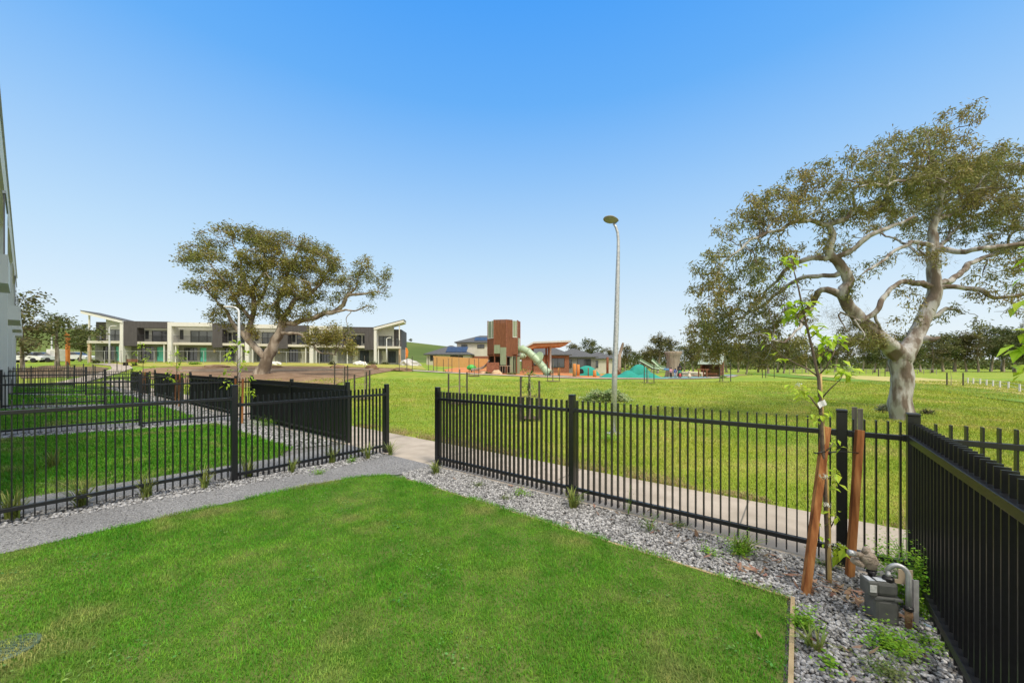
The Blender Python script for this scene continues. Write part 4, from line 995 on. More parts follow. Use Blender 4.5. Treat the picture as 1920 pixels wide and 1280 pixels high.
    lob = [(1778, 232, 42, 40, 0, .7), (1800, 255, 18, 22, 0, .4), (1735, 270, 50, 35, -.2, .8), (1690, 290, 55, 32, -.3, .9), (1645, 318, 50, 32, -.5, .9), (1760, 322, 80, 42, 0, 1.3), (1838, 315, 70, 36, .3, 1.2), (1700, 350, 80, 34, -.4, 1.3), (1900, 320, 60, 34, .8, 1.2),
           (1600, 345, 55, 30, -.8, .9), (1560, 372, 55, 28, -.8, .9), (1505, 390, 48, 26, -.8, .9), (1455, 405, 45, 28, -.9, .9), (1415, 412, 26, 18, -1, .6), (1378, 440, 32, 26, -1.1, .7), (1350, 478, 32, 26, -1.3, .7), (1330, 525, 34, 32, -1.2, .8), (1318, 575, 30, 34, -.8, .8),
           (1682, 252, 30, 28, -.3, .6), (1648, 288, 40, 28, -.5, .8), (1600, 312, 50, 26, -.7, .9), (1545, 326, 46, 28, -.8, .9), (1492, 348, 46, 30, -.8, .9), (1442, 374, 42, 28, -.9, .8), (1396, 402, 38, 28, -1.0, .8), (1356, 444, 32, 30, -1.1, .7), (1324, 494, 28, 30, -1.2, .7), (1305, 540, 20, 26, -1.0, .6), (1570, 400, 40, 22, -.2, .8),
           (1445, 480, 52, 34, -.6, .9), (1400, 520, 55, 34, -.6, 1.0), (1378, 570, 52, 36, .2, 1.1), (1345, 625, 55, 34, 1.2, 1.2), (1410, 635, 60, 30, 1.6, 1.2), (1450, 590, 50, 26, .8, .9), (1470, 545, 40, 24, .3, .8), (1310, 630, 30, 30, 1.6, .8), (1370, 665, 45, 14, 2.4, .8), (1440, 655, 36, 18, 1.5, .8), (1350, 660, 56, 26, 1.8, 1.0), (1420, 668, 44, 20, 2.0, .9), (1480, 670, 34, 16, .8, .8), (1330, 610, 44, 30, .8, 1.0), (1385, 610, 46, 30, .8, 1.0), (1470, 585, 40, 26, .5, .8), (1500, 545, 30, 18, .2, .6),
           (1500, 640, 34, 18, -.6, .6), (1540, 600, 34, 22, .2, .6), (1600, 628, 44, 30, -.5, .6), (1640, 640, 26, 20, -.4, .5), (1550, 448, 26, 18, -.5, .5), (1520, 455, 30, 16, -.3, .5), (1620, 405, 44, 22, -.4, .7), (1660, 388, 44, 26, .5, .9), (1720, 395, 44, 30, .6, 1.0),
           (1800, 385, 60, 34, 1, 1.2), (1870, 390, 60, 36, 1.2, 1.3), (1930, 380, 50, 40, 1.4, 1.2), (1840, 430, 56, 22, 1.2, 1.1), (1905, 440, 40, 30, 1.0, 1.0), (1960, 430, 50, 50, 1, 1.3), (1880, 500, 46, 18, -.6, .8), (1930, 510, 36, 34, .2, 1.0), (1850, 505, 30, 16, 1.2, .7), (1895, 575, 34, 18, -.6, .7), (1850, 555, 30, 14, -.4, .5), (1960, 570, 40, 36, -.5, .9), (1840, 610, 15, 18, -.4, .3), (1905, 600, 34, 12, -.6, .5),
           (1640, 520, 24, 14, -.7, .4), (1620, 545, 16, 22, -.7, .3), (1700, 470, 24, 18, .4, .6), (1745, 480, 26, 26, -.1, .4), (1715, 570, 26, 24, -.3, .4), (1690, 600, 20, 12, .2, .4), (1680, 630, 30, 16, .4, .5), (1770, 600, 16, 10, .1, .3), (1790, 575, 18, 12, .1, .3), (1600, 500, 14, 10, -.3, .3), (1665, 490, 20, 12, -.4, .4),
           (1680, 400, 60, 30, 3.0, 1.2), (1800, 340, 80, 40, 2.6, 1.3), (1560, 470, 40, 20, 2.4, .8), (1740, 430, 40, 24, 3.0, 1.0)]
    lobes = []
    for (x, y, rx, ry, dy, rd) in lob:
        p = q(x, y, dy); k = (D + dy) / F; lobes.append((p[0], p[1], p[2], rx * k, rd, ry * k))
    A = lobes_to_attr(lobes, rs, 42)
    limbs += side_limbs(limbs, A, 120, .036, .0095, .55, rs, 1, .45, 2.6)
    pos, par, fix = grow(limbs, A, .105, 1.6, .19, .48, 90, rs, (.085, 2.3, .15))
    fix = fix * np.where(fix > .15, .78, np.where(fix > .07, .82, .95))
    r = radii(par, fix, .0062, 1.95, .985)
    mb = branch_mesh(pos, par, r, .30, .9)
    mb.build("trunk", m_bark, t, True)
    leaf_ok = (fix == 0) | (fix < .016)
    cl = np.array([mnoise.noise(Vector(p * 1.15)) + .35 * mnoise.noise(Vector(p * 3.1)) for p in pos])
    rr = np.where(leaf_ok & (tipdist(par) <= 2) & (cl > -.30), 0, 9)
    gum_leaves("crown", pos, rr, 1, 27, .075, .118, .028, m_leaf, t, rs, .9)
    print("big gum nodes", len(pos), "thin", int((rr < 1).sum()))
    # hanging epicormic twigs on the left limb
    P = []
    for x, y, rr_, n in ((1600, 615, .34, 700), (1625, 625, .24, 450), (1640, 640, .18, 300), (1570, 590, .25, 260), (1745, 485, .22, 380)):
        c = np.array(q(x, y, -.25)); P.append(c + rs.normal(0, 1, (n, 3)) * np.array([rr_, .18, rr_ * .62]))
    P = np.concatenate(P); n = len(P); az = rs.uniform(0, 6.28, n); el = rs.normal(.1, .7, n)
    f = np.stack([np.cos(az) * np.cos(el), np.sin(az) * np.cos(el), np.sin(el)], 1); sd = np.cross(f, rs.normal(0, 1, (n, 3))); sd /= np.linalg.norm(sd, axis=1)[:, None]
    soup("twig_tuft", np.stack([P - sd * .002, P + sd * .002, P + f * .16 + sd * .0015, P + f * .16 - sd * .0015], 1), 4, mat("dry_twig", (.26, .22, .13), (.20, .18, .08), scale=3, rough=.9, island=.3), t)
big_gum()

# --- the wide gum on the left, in the bare soil
def left_gum():
    base = at(490, 39.0); D = 39.0; rs = np.random.default_rng(5)
    base.z = px(490, 700, D).z
    t = thing("gum_tree", "wide spreading gum tree with leaning trunk standing in bare soil before the far townhouses", "tree", base)
    def q(x, y, dy=0.0):
        d = D + dy; v = px(x, y, d); return (v.x - base.x, v.y - base.y, v.z - base.z)
    def lim(pts): return [(q(p[0], p[1], p[2]), p[3]) for p in pts]
    limbs = [
        lim([(488, 707, 0, 1.15), (492, 698, 0, .92), (497, 682, 0, .78), (505, 662, 0, .72), (516, 640, 0, .66), (526, 618, 0, .58), (530, 603, 0, .50)]),
        lim([(496, 672, -.2, .46), (484, 655, -.3, .42), (470, 640, -.3, .40), (466, 622, -.3, .38), (471, 600, -.3, .34), (478, 578, -.3, .30), (474, 555, -.2, .24), (482, 530, 0, .18), (500, 500, .3, .12), (520, 470, .5, .07)]),
        lim([(470, 645, -.3, .30), (455, 628, -.6, .28), (440, 612, -1, .24), (428, 592, -1.4, .18), (410, 568, -2, .12), (385, 545, -2.4, .07)]),
        lim([(472, 600, -.3, .22), (455, 580, -1, .18), (440, 555, -1.6, .13), (415, 520, -2, .09), (390, 490, -2.2, .05)]),
        lim([(530, 606, 0, .44), (555, 604, .2, .38), (590, 595, .4, .33), (622, 586, .6, .29), (645, 570, .8, .24), (655, 555, .9, .20), (685, 549, 1.0, .13), (715, 548, 1.2, .07)]),
        lim([(652, 560, .9, .15), (668, 535, .8, .11), (678, 505, .8, .07), (680, 490, .8, .04)]),
        lim([(622, 586, .6, .16), (650, 580, .2, .12), (668, 582, 0, .09), (690, 575, -.2, .05)]),
        lim([(530, 604, 0, .40), (545, 575, .3, .30), (570, 555, .6, .22), (600, 530, .8, .15), (620, 500, 1, .08)]),
        lim([(528, 606, 0, .36), (518, 580, .6, .30), (525, 550, 1, .24), (540, 515, 1.4, .17), (555, 480, 1.6, .10), (565, 455, 1.6, .05)]),
        lim([(478, 575, -.3, .22), (495, 550, .4, .18), (500, 520, .8, .13), (495, 480, 1.2, .09), (490, 445, 1.4, .05)]),
        lim([(478, 560, -.3, .2), (462, 530, -.2, .15), (450, 495, 0, .1), (440, 455, .2, .06), (432, 430, .4, .03)]),
        lim([(528, 625, -.2, .22), (550, 625, -.8, .17), (568, 630, -1.2, .14), (582, 645, -1.4, .12), (600, 660, -1.5, .09), (630, 665, -1.6, .05)]),
        lim([(585, 648, -1.4, .08), (605, 635, -1.6, .06), (630, 628, -1.8, .04)]),
    ]
    lob = [(428, 430, 26, 15, .4, 1.6), (455, 428, 22, 14, .5, 1.4), (480, 445, 40, 20, 1, 2.2), (525, 452, 45, 20, 1.4, 2.4), (570, 462, 40, 18, 1.6, 2.2), (605, 478, 28, 20, 1.2, 1.8), (395, 455, 34, 14, -1, 1.8), (360, 482, 22, 20, -2, 1.5), (345, 492, 12, 12, -2, 1), (400, 490, 40, 16, -2, 2),
           (420, 515, 45, 24, -1.8, 2.2), (395, 535, 34, 22, -2.2, 1.8), (355, 535, 16, 10, -2.2, 1), (440, 545, 40, 22, -1.4, 2.2), (470, 490, 45, 25, 0, 2.4), (520, 490, 45, 25, .8, 2.4), (560, 505, 44, 25, 1, 2.2), (600, 515, 34, 22, 1, 1.9), (625, 495, 22, 20, 1, 1.5), (640, 530, 28, 20, .8, 1.5),
           (500, 535, 44, 24, -.2, 2), (550, 545, 44, 24, 0, 2), (590, 555, 34, 18, .5, 1.7), (625, 555, 26, 16, .8, 1.4), (660, 520, 26, 24, .8, 1.4), (682, 492, 20, 18, .8, 1.1), (700, 520, 22, 18, 1, 1.2), (722, 510, 16, 16, 1.1, 1), (732, 545, 14, 12, 1.2, .9), (705, 548, 24, 12, 1.1, 1.1), (690, 572, 18, 8, 0, .9),
           (450, 580, 34, 14, -1, 1.6), (420, 585, 26, 14, -1.6, 1.4), (405, 600, 18, 14, -1.6, 1), (440, 605, 22, 10, -.8, 1.2), (525, 590, 30, 14, -.6, 1.3), (560, 580, 30, 12, -.3, 1.2), (602, 630, 32, 20, -1.6, 1.6), (635, 630, 34, 20, -1.7, 1.7), (652, 650, 24, 12, -1.7, 1.3), (620, 655, 26, 10, -1.6, 1.2), (640, 610, 20, 8, -1.4, 1), (480, 620, 10, 8, -1.2, .8), (650, 665, 14, 5, -1.6, .8), (500, 570, 24, 14, -1, 1.2)]
    lobes = []
    for (x, y, rx, ry, dy, rd) in lob:
        p = q(x, y, dy); k = (D + dy) / F; lobes.append((p[0], p[1], p[2], rx * k, rd * 1.1, ry * k))
    A = lobes_to_attr(lobes, rs, 3.0)
    limbs += side_limbs(limbs, A, 85, .12, .035, .5, rs, 1, 1.2, 7)
    pos, par, fix = grow(limbs, A, .26, 3.6, .46, .48, 90, rs, (.26, .75, .45))
    fix = fix * np.where(fix > .3, .72, .85)
    r = radii(par, fix, .020, 1.95, .985)
    branch_mesh(pos, par, r, .22, 2.2).build("trunk", m_bark2, t, True)
    cl = np.array([mnoise.noise(Vector(p * .42)) + .3 * mnoise.noise(Vector(p * 1.2)) for p in pos])
    rr = np.where(((fix == 0) | (fix < .06)) & (tipdist(par) <= 2) & (cl > -.34), 0, 9)
    gum_leaves("crown", pos, rr, 1, 42, .25, .27, .085, m_leaf2, t, rs, .55)
    print("left gum nodes", len(pos), "thin", int((rr < 1).sum()))
left_gum()

# --- generic gums (canonical 10 m high), copied with their own labels
def proto_gum(seed, H=10.0, spread=3.2, trunk=.24, lowest=.38, nl=11, leafm=None, per=15, dens=2.2, clear=True, barkm=None):
    rs = np.random.default_rng(seed); base = (0, 0, 0)
    t = thing("gum_tree", "x", "tree", base)
    lean = rs.normal(0, .25, 2); top = H * .78
    limbs = [[((0, 0, -.4), trunk * 1.35), ((lean[0] * .2, lean[1] * .2, H * .12), trunk), ((lean[0], lean[1], H * .4), trunk * .75), ((lean[0] * 1.4 + rs.normal(0, .3), lean[1] * 1.4, top), trunk * .3)]]
    lobes = []
    for k in range(nl):
        u = (k + .5) / nl; z = H * (lowest + (1 - lowest - .08) * u); rad = spread * (1 - .75 * max(0, u - .45)) * rs.uniform(.35, 1)
        az = k * 2.4 + rs.uniform(-.5, .5); rr = H * rs.uniform(.085, .15)
        lobes.append((math.cos(az) * rad, math.sin(az) * rad, z, rr * 1.25, rr * 1.25, rr * rs.uniform(.6, .85)))
    A = lobes_to_attr(lobes, rs, dens)
    pos, par, fix = grow(limbs, A, .35, 6.0, .55, .3, 50, rs)
    r = radii(par, fix, .018, 2.3, .97)
    branch_mesh(pos, par, r, 0, 2.5).build("trunk", barkm or m_bark2, t, True)
    rr_ = np.where(fix == 0, r, 9)
    gum_leaves("crown", pos, rr_, .045, per, .36, .46, .2, leafm or m_leafd, t, rs, .35)
    return t
m_leafdb = mat("brown_green_leaf", (.145, .13, .05), (.10, .11, .04), scale=.3, rough=.7, island=.4, transl=.2, spec=.15)
protos = [proto_gum(21, spread=3.2, dens=3.0), proto_gum(22, spread=2.6, lowest=.45, leafm=m_leafdb, nl=10), proto_gum(23, spread=3.6, lowest=.32, nl=13, dens=2.6), proto_gum(24, spread=2.0, lowest=.4, leafm=m_leafdb, nl=8, trunk=.18)]
protos.append(proto_gum(31, spread=5.2, lowest=.40, nl=13, dens=1.1, per=10, trunk=.26)); protos.append(proto_gum(37, spread=3.0, lowest=.30, nl=9, dens=1.5, per=11, leafm=m_leafdb, trunk=.2))
used = set()
def put_tree(k, x, d, ytop, label, group, rz=None, wide=1.0, z=None, yb=None):
    b = at(x, d)
    if yb is not None: b.z = px(x, yb, d).z
    Ht = px(x, ytop, d).z - b.z; s = Ht / 10.0; rz = rng.uniform(0, 6.28) if rz is None else rz
    if k not in used:
        o = protos[k]; used.add(k); o.location = b; o.rotation_euler = (0, 0, rz); o.scale = (s * wide, s * wide, s); o["label"] = label
    else: o = dup(protos[k], b, rz, label, (s * wide, s * wide, s))
    o["group"] = group; return o
# tree line beyond the park on the right
rt = random.Random(4)
x = 1492; i = 0
tops = {1500: 640, 1560: 632, 1620: 628, 1660: 625, 1700: 618, 1745: 628, 1775: 608, 1800: 612, 1830: 618, 1870: 605, 1895: 612, 1930: 600, 1970: 606, 2020: 600}
adj = ["bushy", "slim", "broad", "thin", "spreading", "open crowned"]
where = ["left of the big trunk", "behind the big trunk", "just right of the big trunk", "between the big trunk and the white post fence", "behind the white post fence", "toward the right edge", "at the right edge"]
for i, x in enumerate([1488, 1512, 1540, 1566, 1592, 1618, 1640, 1664, 1700, 1726, 1748, 1768, 1790, 1812, 1835, 1858, 1880, 1902, 1926, 1952, 1980, 2012]):
    yt = np.interp(x, sorted(tops), [tops[k] for k in sorted(tops)]) + rt.uniform(-8, 10); k = [0, 5, 2, 1, 3, 5, 0, 4, 2][i % 9]; d = rt.uniform(92, 122)
    w = where[min(6, int(np.interp(x, [1488, 1600, 1690, 1720, 1800, 1860, 1920], [0, 1, 1, 2, 3, 4, 6])))]
    nth = ["first", "second", "third", "fourth", "fifth", "sixth", "seventh", "eighth", "ninth", "tenth", "eleventh", "twelfth", "thirteenth", "fourteenth", "fifteenth", "sixteenth", "seventeenth", "eighteenth", "nineteenth", "twentieth", "twenty first", "twenty second"][i]
    put_tree(k, x, d, yt, f"{adj[k]} dark gum, {nth} from the left in the far tree line", "gums of the far tree line on the right", wide=rt.uniform(.9, 1.2))
# thin browner trees left of and behind the big gum
for i, (k, x, d, yt, w, lb) in enumerate([(3, 1210, 80, 655, 1, "thin brownish gum behind the slide mounds"), (1, 1233, 84, 622, 1.0, "open crowned gum with forked trunk left of the pale stump"), (3, 1172, 78, 645, .9, "scrubby gum just right of the lamp pole"),
                                        (1, 1148, 90, 650, .9, "scrubby gum just left of the lamp pole"), (3, 1075, 110, 642, 1.2, "dark round gum above the grey roofs, left of the pair"), (0, 1108, 112, 632, 1.1, "dark round gum above the grey roofs, right of the pair"), (3, 1046, 120, 655, 1.2, "small gum top showing beside the shelter roof"),
                                        (1, 1300, 70, 640, 1.2, "brownish gum behind the timber hut"), (0, 1330, 76, 636, 1.2, "bushy gum above the timber hut roof"), (3, 1400, 72, 640, 1.3, "thin brown gum right of the timber hut"), (1, 1440, 78, 636, 1.3, "brown gum behind the drooping branches"), (3, 1470, 84, 632, 1.2, "thin gum at the start of the far tree line")]):
    put_tree(k, x, d, yt, lb, "gums behind the playground", wide=w)
for i, (k, x, d, yt, w, lb) in enumerate([(5, 1130, 118, 650, 1.2, "small open gum between the grey roofs and the lamp pole"), (4, 1192, 105, 652, 1.0, "low spreading gum behind the dead trunk"), (5, 1222, 100, 646, 1.1, "open gum behind the twin slides"), (1, 1252, 92, 630, 1.1, "tall thin gum rising behind the pale stump"),
                                        (4, 1283, 104, 640, 1.0, "spreading gum right behind the pale stump"), (5, 1316, 98, 632, 1.2, "open gum behind the drooping crown tips"), (0, 1362, 102, 640, 1.3, "bushy gum right of the timber hut roof"), (4, 1384, 96, 636, 1.0, "spreading gum behind the curved path end"), (2, 1422, 104, 640, 1.2, "broad gum beyond the far path end"), (5, 1458, 98, 634, 1.3, "open gum left of the lime sapling top")]):
    put_tree(k, x, d, yt, lb, "gums behind the playground", wide=w)
for i, (k, x, d, yt, w, lb) in enumerate([(5, 42, 40, 542, .95, "dark gum partly hidden by the pale building at far left"), (4, 108, 47, 572, 1.05, "wide dark gum with drooping branches over the parked cars"), (0, 150, 58, 612, 1.0, "small dark gum touching the sloping roofed townhouse")]):
    put_tree(k, x, d, yt, lb, "gums at far left", wide=w)
for i, (k, x, d, yt, w, lb) in enumerate([(0, 757, 240, 631, 1.3, "small dark tree on the hill crest beside the end townhouse"), (2, 770, 250, 634, 1.3, "second small dark tree on the hill crest"), (3, 861, 200, 641, 1.0, "tiny lone tree on the hill before the two storey house"), (0, 30, 250, 606, 1.6, "dark tree on the hilltop at far left"), (2, 75, 255, 606, 1.8, "wide dark tree on the hilltop behind the cars"), (0, 130, 250, 609, 1.6, "dark hilltop tree left of the townhouses"), (2, 160, 255, 606, 1.5, "dark hilltop tree beside the sloping roof")]):
    put_tree(k, x, d, yt, lb, "trees on the hill", wide=w)
# far wood that reads as one mass
n = 26000; rs = np.random.default_rng(9)
X = rs.uniform(20, 420, n); Y = rs.uniform(150, 185, n); top = np.array([4.5 + 6.5 * mnoise.noise(Vector((x * .06, 0, 0))) + 1.5 * mnoise.noise(Vector((x * .25, y * .2, 5))) for x, y in zip(X, Y)])
Z = gz(X, Y) + top * rs.uniform(0, 1, n) ** .7
P = np.stack([X, Y, Z], 1); f = rs.normal(0, 1, (n, 3)); f /= np.linalg.norm(f, axis=1)[:, None]; s2 = np.cross(f, rs.normal(0, 1, (n, 3))); s2 /= np.linalg.norm(s2, axis=1)[:, None]
o = soup("distant_wood", np.stack([P, P + f * .6 + s2 * .35, P + f * 1.2, P + f * .6 - s2 * .35], 1), 4, m_leafd); tag(o, "dark far off wood behind the tree line on the right", "wood", kind='stuff')

# ------------------------------------------------------------------ far row of two storey townhouses
RP0 = at(171, 57.0); RP1 = at(752, 64.0); RDIR = Vector((RP1.x - RP0.x, RP1.y - RP0.y)); RL = RDIR.length; RDIR /= RL; RANG = math.atan2(RDIR.y, RDIR.x)
def rpos(xp):
    """distance along the row for a photo column"""
    k = (xp - CXP) / F; return (k * RP0.y - RP0.x) / (RDIR.x - k * RDIR.y)
m_concw = mat("pale_beige_wall", (.52, .49, .42), (.58, .55, .48), scale=1.2, rough=.85)
m_greywall = mat("mid_grey_wall", (.17, .165, .16), (.23, .225, .215), scale=2, rough=.8, stretch=(3, 3, 1))
def opening(t, x0, x1, y, z0, z1, gm, mull=(), fw=.06):
    mb = MB()
    for q in ((x0, x1, z0, z0 + fw), (x0, x1, z1 - fw, z1), (x0, x0 + fw, z0 + fw, z1 - fw), (x1 - fw, x1, z0 + fw, z1 - fw)): mb.box(q[0], q[1], y - .05, y + .03, q[2], q[3])
    for u in mull: mb.box(x0 + (x1 - x0) * u - .035, x0 + (x1 - x0) * u + .035, y - .048, y + .028, z0 + fw, z1 - fw)
    f = t_part(mb, "window", m_frame, t)
    mb = MB(); mb.box(x0 + fw, x1 - fw, y - .012, y - .002, z0 + fw, z1 - fw); t_part(mb, "pane", gm, f)
def t_part(mb, name, m, t): return mb.build(name, m, t)
def townhouse(xa, xb, kind, label, door=None, flip=False, zl=None):
    s0, s1 = rpos(xa), rpos(xb); w = s1 - s0
    zz = 2.17 + (1.60 - 2.17) * (s0 + s1) / 2 / RL
    loc = (RP0.x + RDIR.x * s0, RP0.y + RDIR.y * s0, zz)
    t = thing("townhouse", label, "house", loc, RANG, "far row of two storey townhouses")
    fx = (lambda x0, x1: (w - x1, w - x0)) if flip else (lambda x0, x1: (x0, x1))
    def bx(mb, x0, x1, *r, **k): a, b = fx(x0, x1); mb.box(a, b, *r, **k); return mb
    H = 6.15; B = -.9                                  # terrain may fall below the floor
    # ground floor wall with openings left for door and window
    dl = w * (.58 if kind != 'end' else .56); dw = .95
    mb = MB(); bx(mb, .02, w * .22, .6, 8, B, 2.65); bx(mb, w * .22, w * .52, .6, .9, B, .25); bx(mb, w * .22, w * .52, .6, .9, 2.3, 2.65); bx(mb, w * .52, dl, .6, .9, B, 2.65); bx(mb, dl, dl + dw, .6, .9, 2.3, 2.65); bx(mb, dl, dl + dw, .6, .9, B, .05)
    bx(mb, dl + dw, w - .02, .6, .9, B, 2.65); bx(mb, w * .22, w - .02, 7.6, 8, B, 2.65)
    t_part(mb, "wall", m_greywall, t)
    a, b = fx(w * .22, w * .52); opening(t, a, b, .72, .25, 2.3, m_glass, (.33, .66))
    a, b = fx(dl, dl + dw); mb = MB(); mb.box(a + .02, b - .02, .70, .76, .05, 2.28); dr = t_part(mb, "door", door or m_concw, t)
    mb = MB(); mb.box(a + .12, a + .17, .64, .70, .8, 1.5); t_part(mb, "handle", m_frame, dr)
    # balcony
    b0, b1 = (.7, w - .15) if kind != 'end' else (.05, w - .55)
    mb = MB(); bx(mb, b0, b1, -.75, .598, 2.66, 3.04); t_part(mb, "balcony_slab", m_concw, t)
    mb = MB(); n = int((b1 - b0) / .11)
    for k in range(n): bx(mb, b0 + .05 + k * .11, b0 + .07 + k * .11, -.71, -.69, 3.041, 3.98)
    bx(mb, b0 + .02, b1 - .02, -.73, -.67, 3.98, 4.03); t_part(mb, "balustrade", m_frame, t)
    mb = MB(); c0 = w * .30 if kind == 'white' else w - .75
    if kind == 'white': c0 = .85
    bx(mb, c0, c0 + .14, -.6, -.46, B, 2.655); t_part(mb, "column", m_white, t)
    mb = MB(); bx(mb, w - .55, w - .30, .45, .59, 1.55, 1.95); t_part(mb, "wall_lamp", mat("amber_lamp_cover", (.50, .36, .10), (.55, .42, .15)), t)
    if kind == 'white':
        mb = MB(); bx(mb, 0, .55, -.9, 8, B, H); t_part(mb, "fin_wall", m_white, t)
        mb = MB(); bx(mb, .553, w, -.9, .0, H - .62, H - .01); t_part(mb, "roof_beam", m_white, t)
        wl, wr = w * .36, w - .45
        mb = MB(); bx(mb, .555, wl, .602, 8, 2.66, H - .02); bx(mb, wl, wr, .602, .9, 5.0, H - .02); bx(mb, wr, w - .01, .602, 8, 2.66, H - .02); bx(mb, wl, wr, .602, .9, 2.66, 3.0); bx(mb, wl, wr, 7.7, 8, 2.66, H - .02)
        t_part(mb, "upper_wall", m_cream, t)
        a, b = fx(wl, wr); opening(t, a, b, .7, 3.0, 5.0, m_curtain, (.34, .67))
        a, b = fx(.8, 1.25); opening(t, a, b, .58, 3.6, 5.1, m_glass)
    elif kind == 'dark':
        ol, orr = w * .30, w - .12
        mb = MB(); bx(mb, .02, ol, -.8, 8, 2.35, H); bx(mb, ol, w - .003, -.8, 0, 5.15, H); bx(mb, orr, w - .003, -.8, 8, 2.66, 5.15); t_part(mb, "cladding", m_dark, t)
        wl, wr = w * .47, w - .5
        mb = MB(); bx(mb, ol, wl, .602, 8, 2.66, 5.15); bx(mb, wl, wr, .602, .9, 4.85, 5.15); bx(mb, wr, orr, .602, 8, 2.66, 5.15); bx(mb, wl, wr, .602, .9, 2.66, 3.0); bx(mb, ol, orr, .602, 8, 5.155, H - .05); bx(mb, wl, wr, 7.7, 8, 2.66, 5.15)
        t_part(mb, "upper_wall", m_cream, t)
        a, b = fx(wl, wr); opening(t, a, b, .7, 3.0, 4.85, m_glass, (.5,))
        a, b = fx(ol + .15, ol + .6); opening(t, a, b, .58, 3.5, 4.8, m_glass)
    else:
        mb = MB(); bx(mb, w - .42, w, -.9, 8, B, H); t_part(mb, "fin_wall", m_white, t)
        wl, wr = w * .36, w - .5
        mb = MB()
        poly = [(w * .30, 2.66), (wl, 2.66), (wl, 4.85), (wr, 4.85), (wr, 2.66), (w - .43, 2.66), (w - .43, H - .35), (w * .30, H + .75)]
        if flip: poly = [(w - x, z) for x, z in poly][::-1]
        mb.xprism(poly, .602, 1.0); t_part(mb, "upper_wall", m_cream, t)
        a, b = fx(wl, wr); opening(t, a, b, .7, 3.04, 4.85, m_curtain, (.33, .66))
        mb = MB(); bx(mb, .05, w * .30 - .01, .7, 8, 2.66, H - .12); t_part(mb, "cladding", m_dark, t)
        a, b = fx(.55, .95); opening(t, a, b, .62, 3.2, 4.6, m_curtain)
        poly = [(-.55, H + 1.35), (w - .002, H - .02), (w - .002, H - .42), (-.55, H + .95)]
        if flip: poly = [(w - x, z) for x, z in poly][::-1]
        mb = MB(); mb.xprism(poly, -1.0, 2.2); rf = t_part(mb, "roof", m_white, t)
        poly = [(-.6, H + 1.44), (w - .002, H + .06), (w - .002, H - .017), (-.6, H + 1.36)]
        if flip: poly = [(w - x, z) for x, z in poly][::-1]
        mb = MB(); mb.xprism(poly, -1.04, 2.2); t_part(mb, "roof_sheet", m_roofg, rf)
        mb = MB(); bx(mb, .12, .28, -.62, -.46, 3.04, H + .78); t_part(mb, "post", m_white, t)
        mb = MB(); bx(mb, .0, .3, -.6, -.3, B, 2.655); t_part(mb, "pier", mat("timber_pier", (.48, .33, .20), (.55, .40, .26)), t)
    if kind != 'end':
        mb = MB(); bx(mb, -.005 if kind == 'dark' else .0, w + .0, .2, 8.2, H + .02, H + .09); t_part(mb, "roof_edge", m_galv, t)
    return t
townhouse(171, 240, 'end', "left end townhouse with upswept white roof and teal door", m_teal_door)
townhouse(240, 322, 'dark', "charcoal clad townhouse with teal door, second from left", m_teal_door)
townhouse(322, 404, 'white', "white framed townhouse with teal door, left of the big left gum", m_teal_door)
townhouse(404, 465, 'dark', "charcoal townhouse behind the left part of the big left gum")
townhouse(465, 526, 'white', "white framed townhouse right behind the leaning gum trunk")
townhouse(526, 584, 'dark', "charcoal townhouse just right of the leaning gum trunk")
townhouse(584, 645, 'white', "white framed townhouse behind the low hanging gum branch")
townhouse(645, 703, 'dark', "charcoal townhouse beside the right end townhouse", m_concw, True)
townhouse(703, 752, 'end', "right end townhouse with upswept white roof, beside the green hill", m_concw, True)
# soil, verge, paths
def gpoly(pts): return [(gp(x, y).x, gp(x, y).y) for x, y in pts]
def plan(*pts): return [((x - CXP) * d / F, d) for x, d in pts]
drape("bare_soil", plan((262, 36), (330, 27), (470, 25), (585, 24.5), (625, 27), (655, 33), (700, 40), (735, 45), (765, 49), (735, 50.5), (690, 50), (600, 51), (500, 50.5), (400, 48), (320, 47), (268, 44)), m_soil, .03, 1.4,
      zfun=lambda X, Y: np.array([.10 * max(0, mnoise.noise(Vector((x * .3, y * .3, 0)))) + .06 * max(0, mnoise.noise(Vector((x * .9, y * .9, 4)))) for x, y in zip(X, Y)]))
drape("verge", plan((190, 50), (280, 47.5), (400, 49), (500, 51.2), (600, 51.8), (690, 51), (760, 51), (800, 50), (790, 60), (690, 60.5), (560, 59.5), (400, 57.5), (240, 55), (190, 54)), m_yellowgrass, .03, 1.6)
def strip(name, pts, w, m, dz=.05, edge=.0):
    P = [np.array(p, float) for p in pts]; Lf = []; Rt = []
    for i in range(len(P)):
        d = (P[min(i + 1, len(P) - 1)] - P[max(i - 1, 0)]); d /= np.linalg.norm(d); n = np.array([-d[1], d[0]]) * w / 2
        Lf.append(P[i] + n); Rt.append(P[i] - n)
    return drape(name, [tuple(p) for p in Lf + Rt[::-1]], m, dz, 1.5, edge=edge)
strip("kerb", plan((330, 40.8), (420, 41.5), (520, 42.5), (620, 44), (700, 46.5)), .28, m_conc, .16, .14)
strip("curved_path", plan((60, 26), (130, 29), (165, 33), (205, 39), (230, 44), (225, 49), (190, 53)), 1.7, m_conc, .05)
drape("mulch_bed", plan((40, 33), (150, 35), (196, 41), (205, 45), (180, 47), (100, 46), (30, 44)), m_mulch, .035, 1.4)
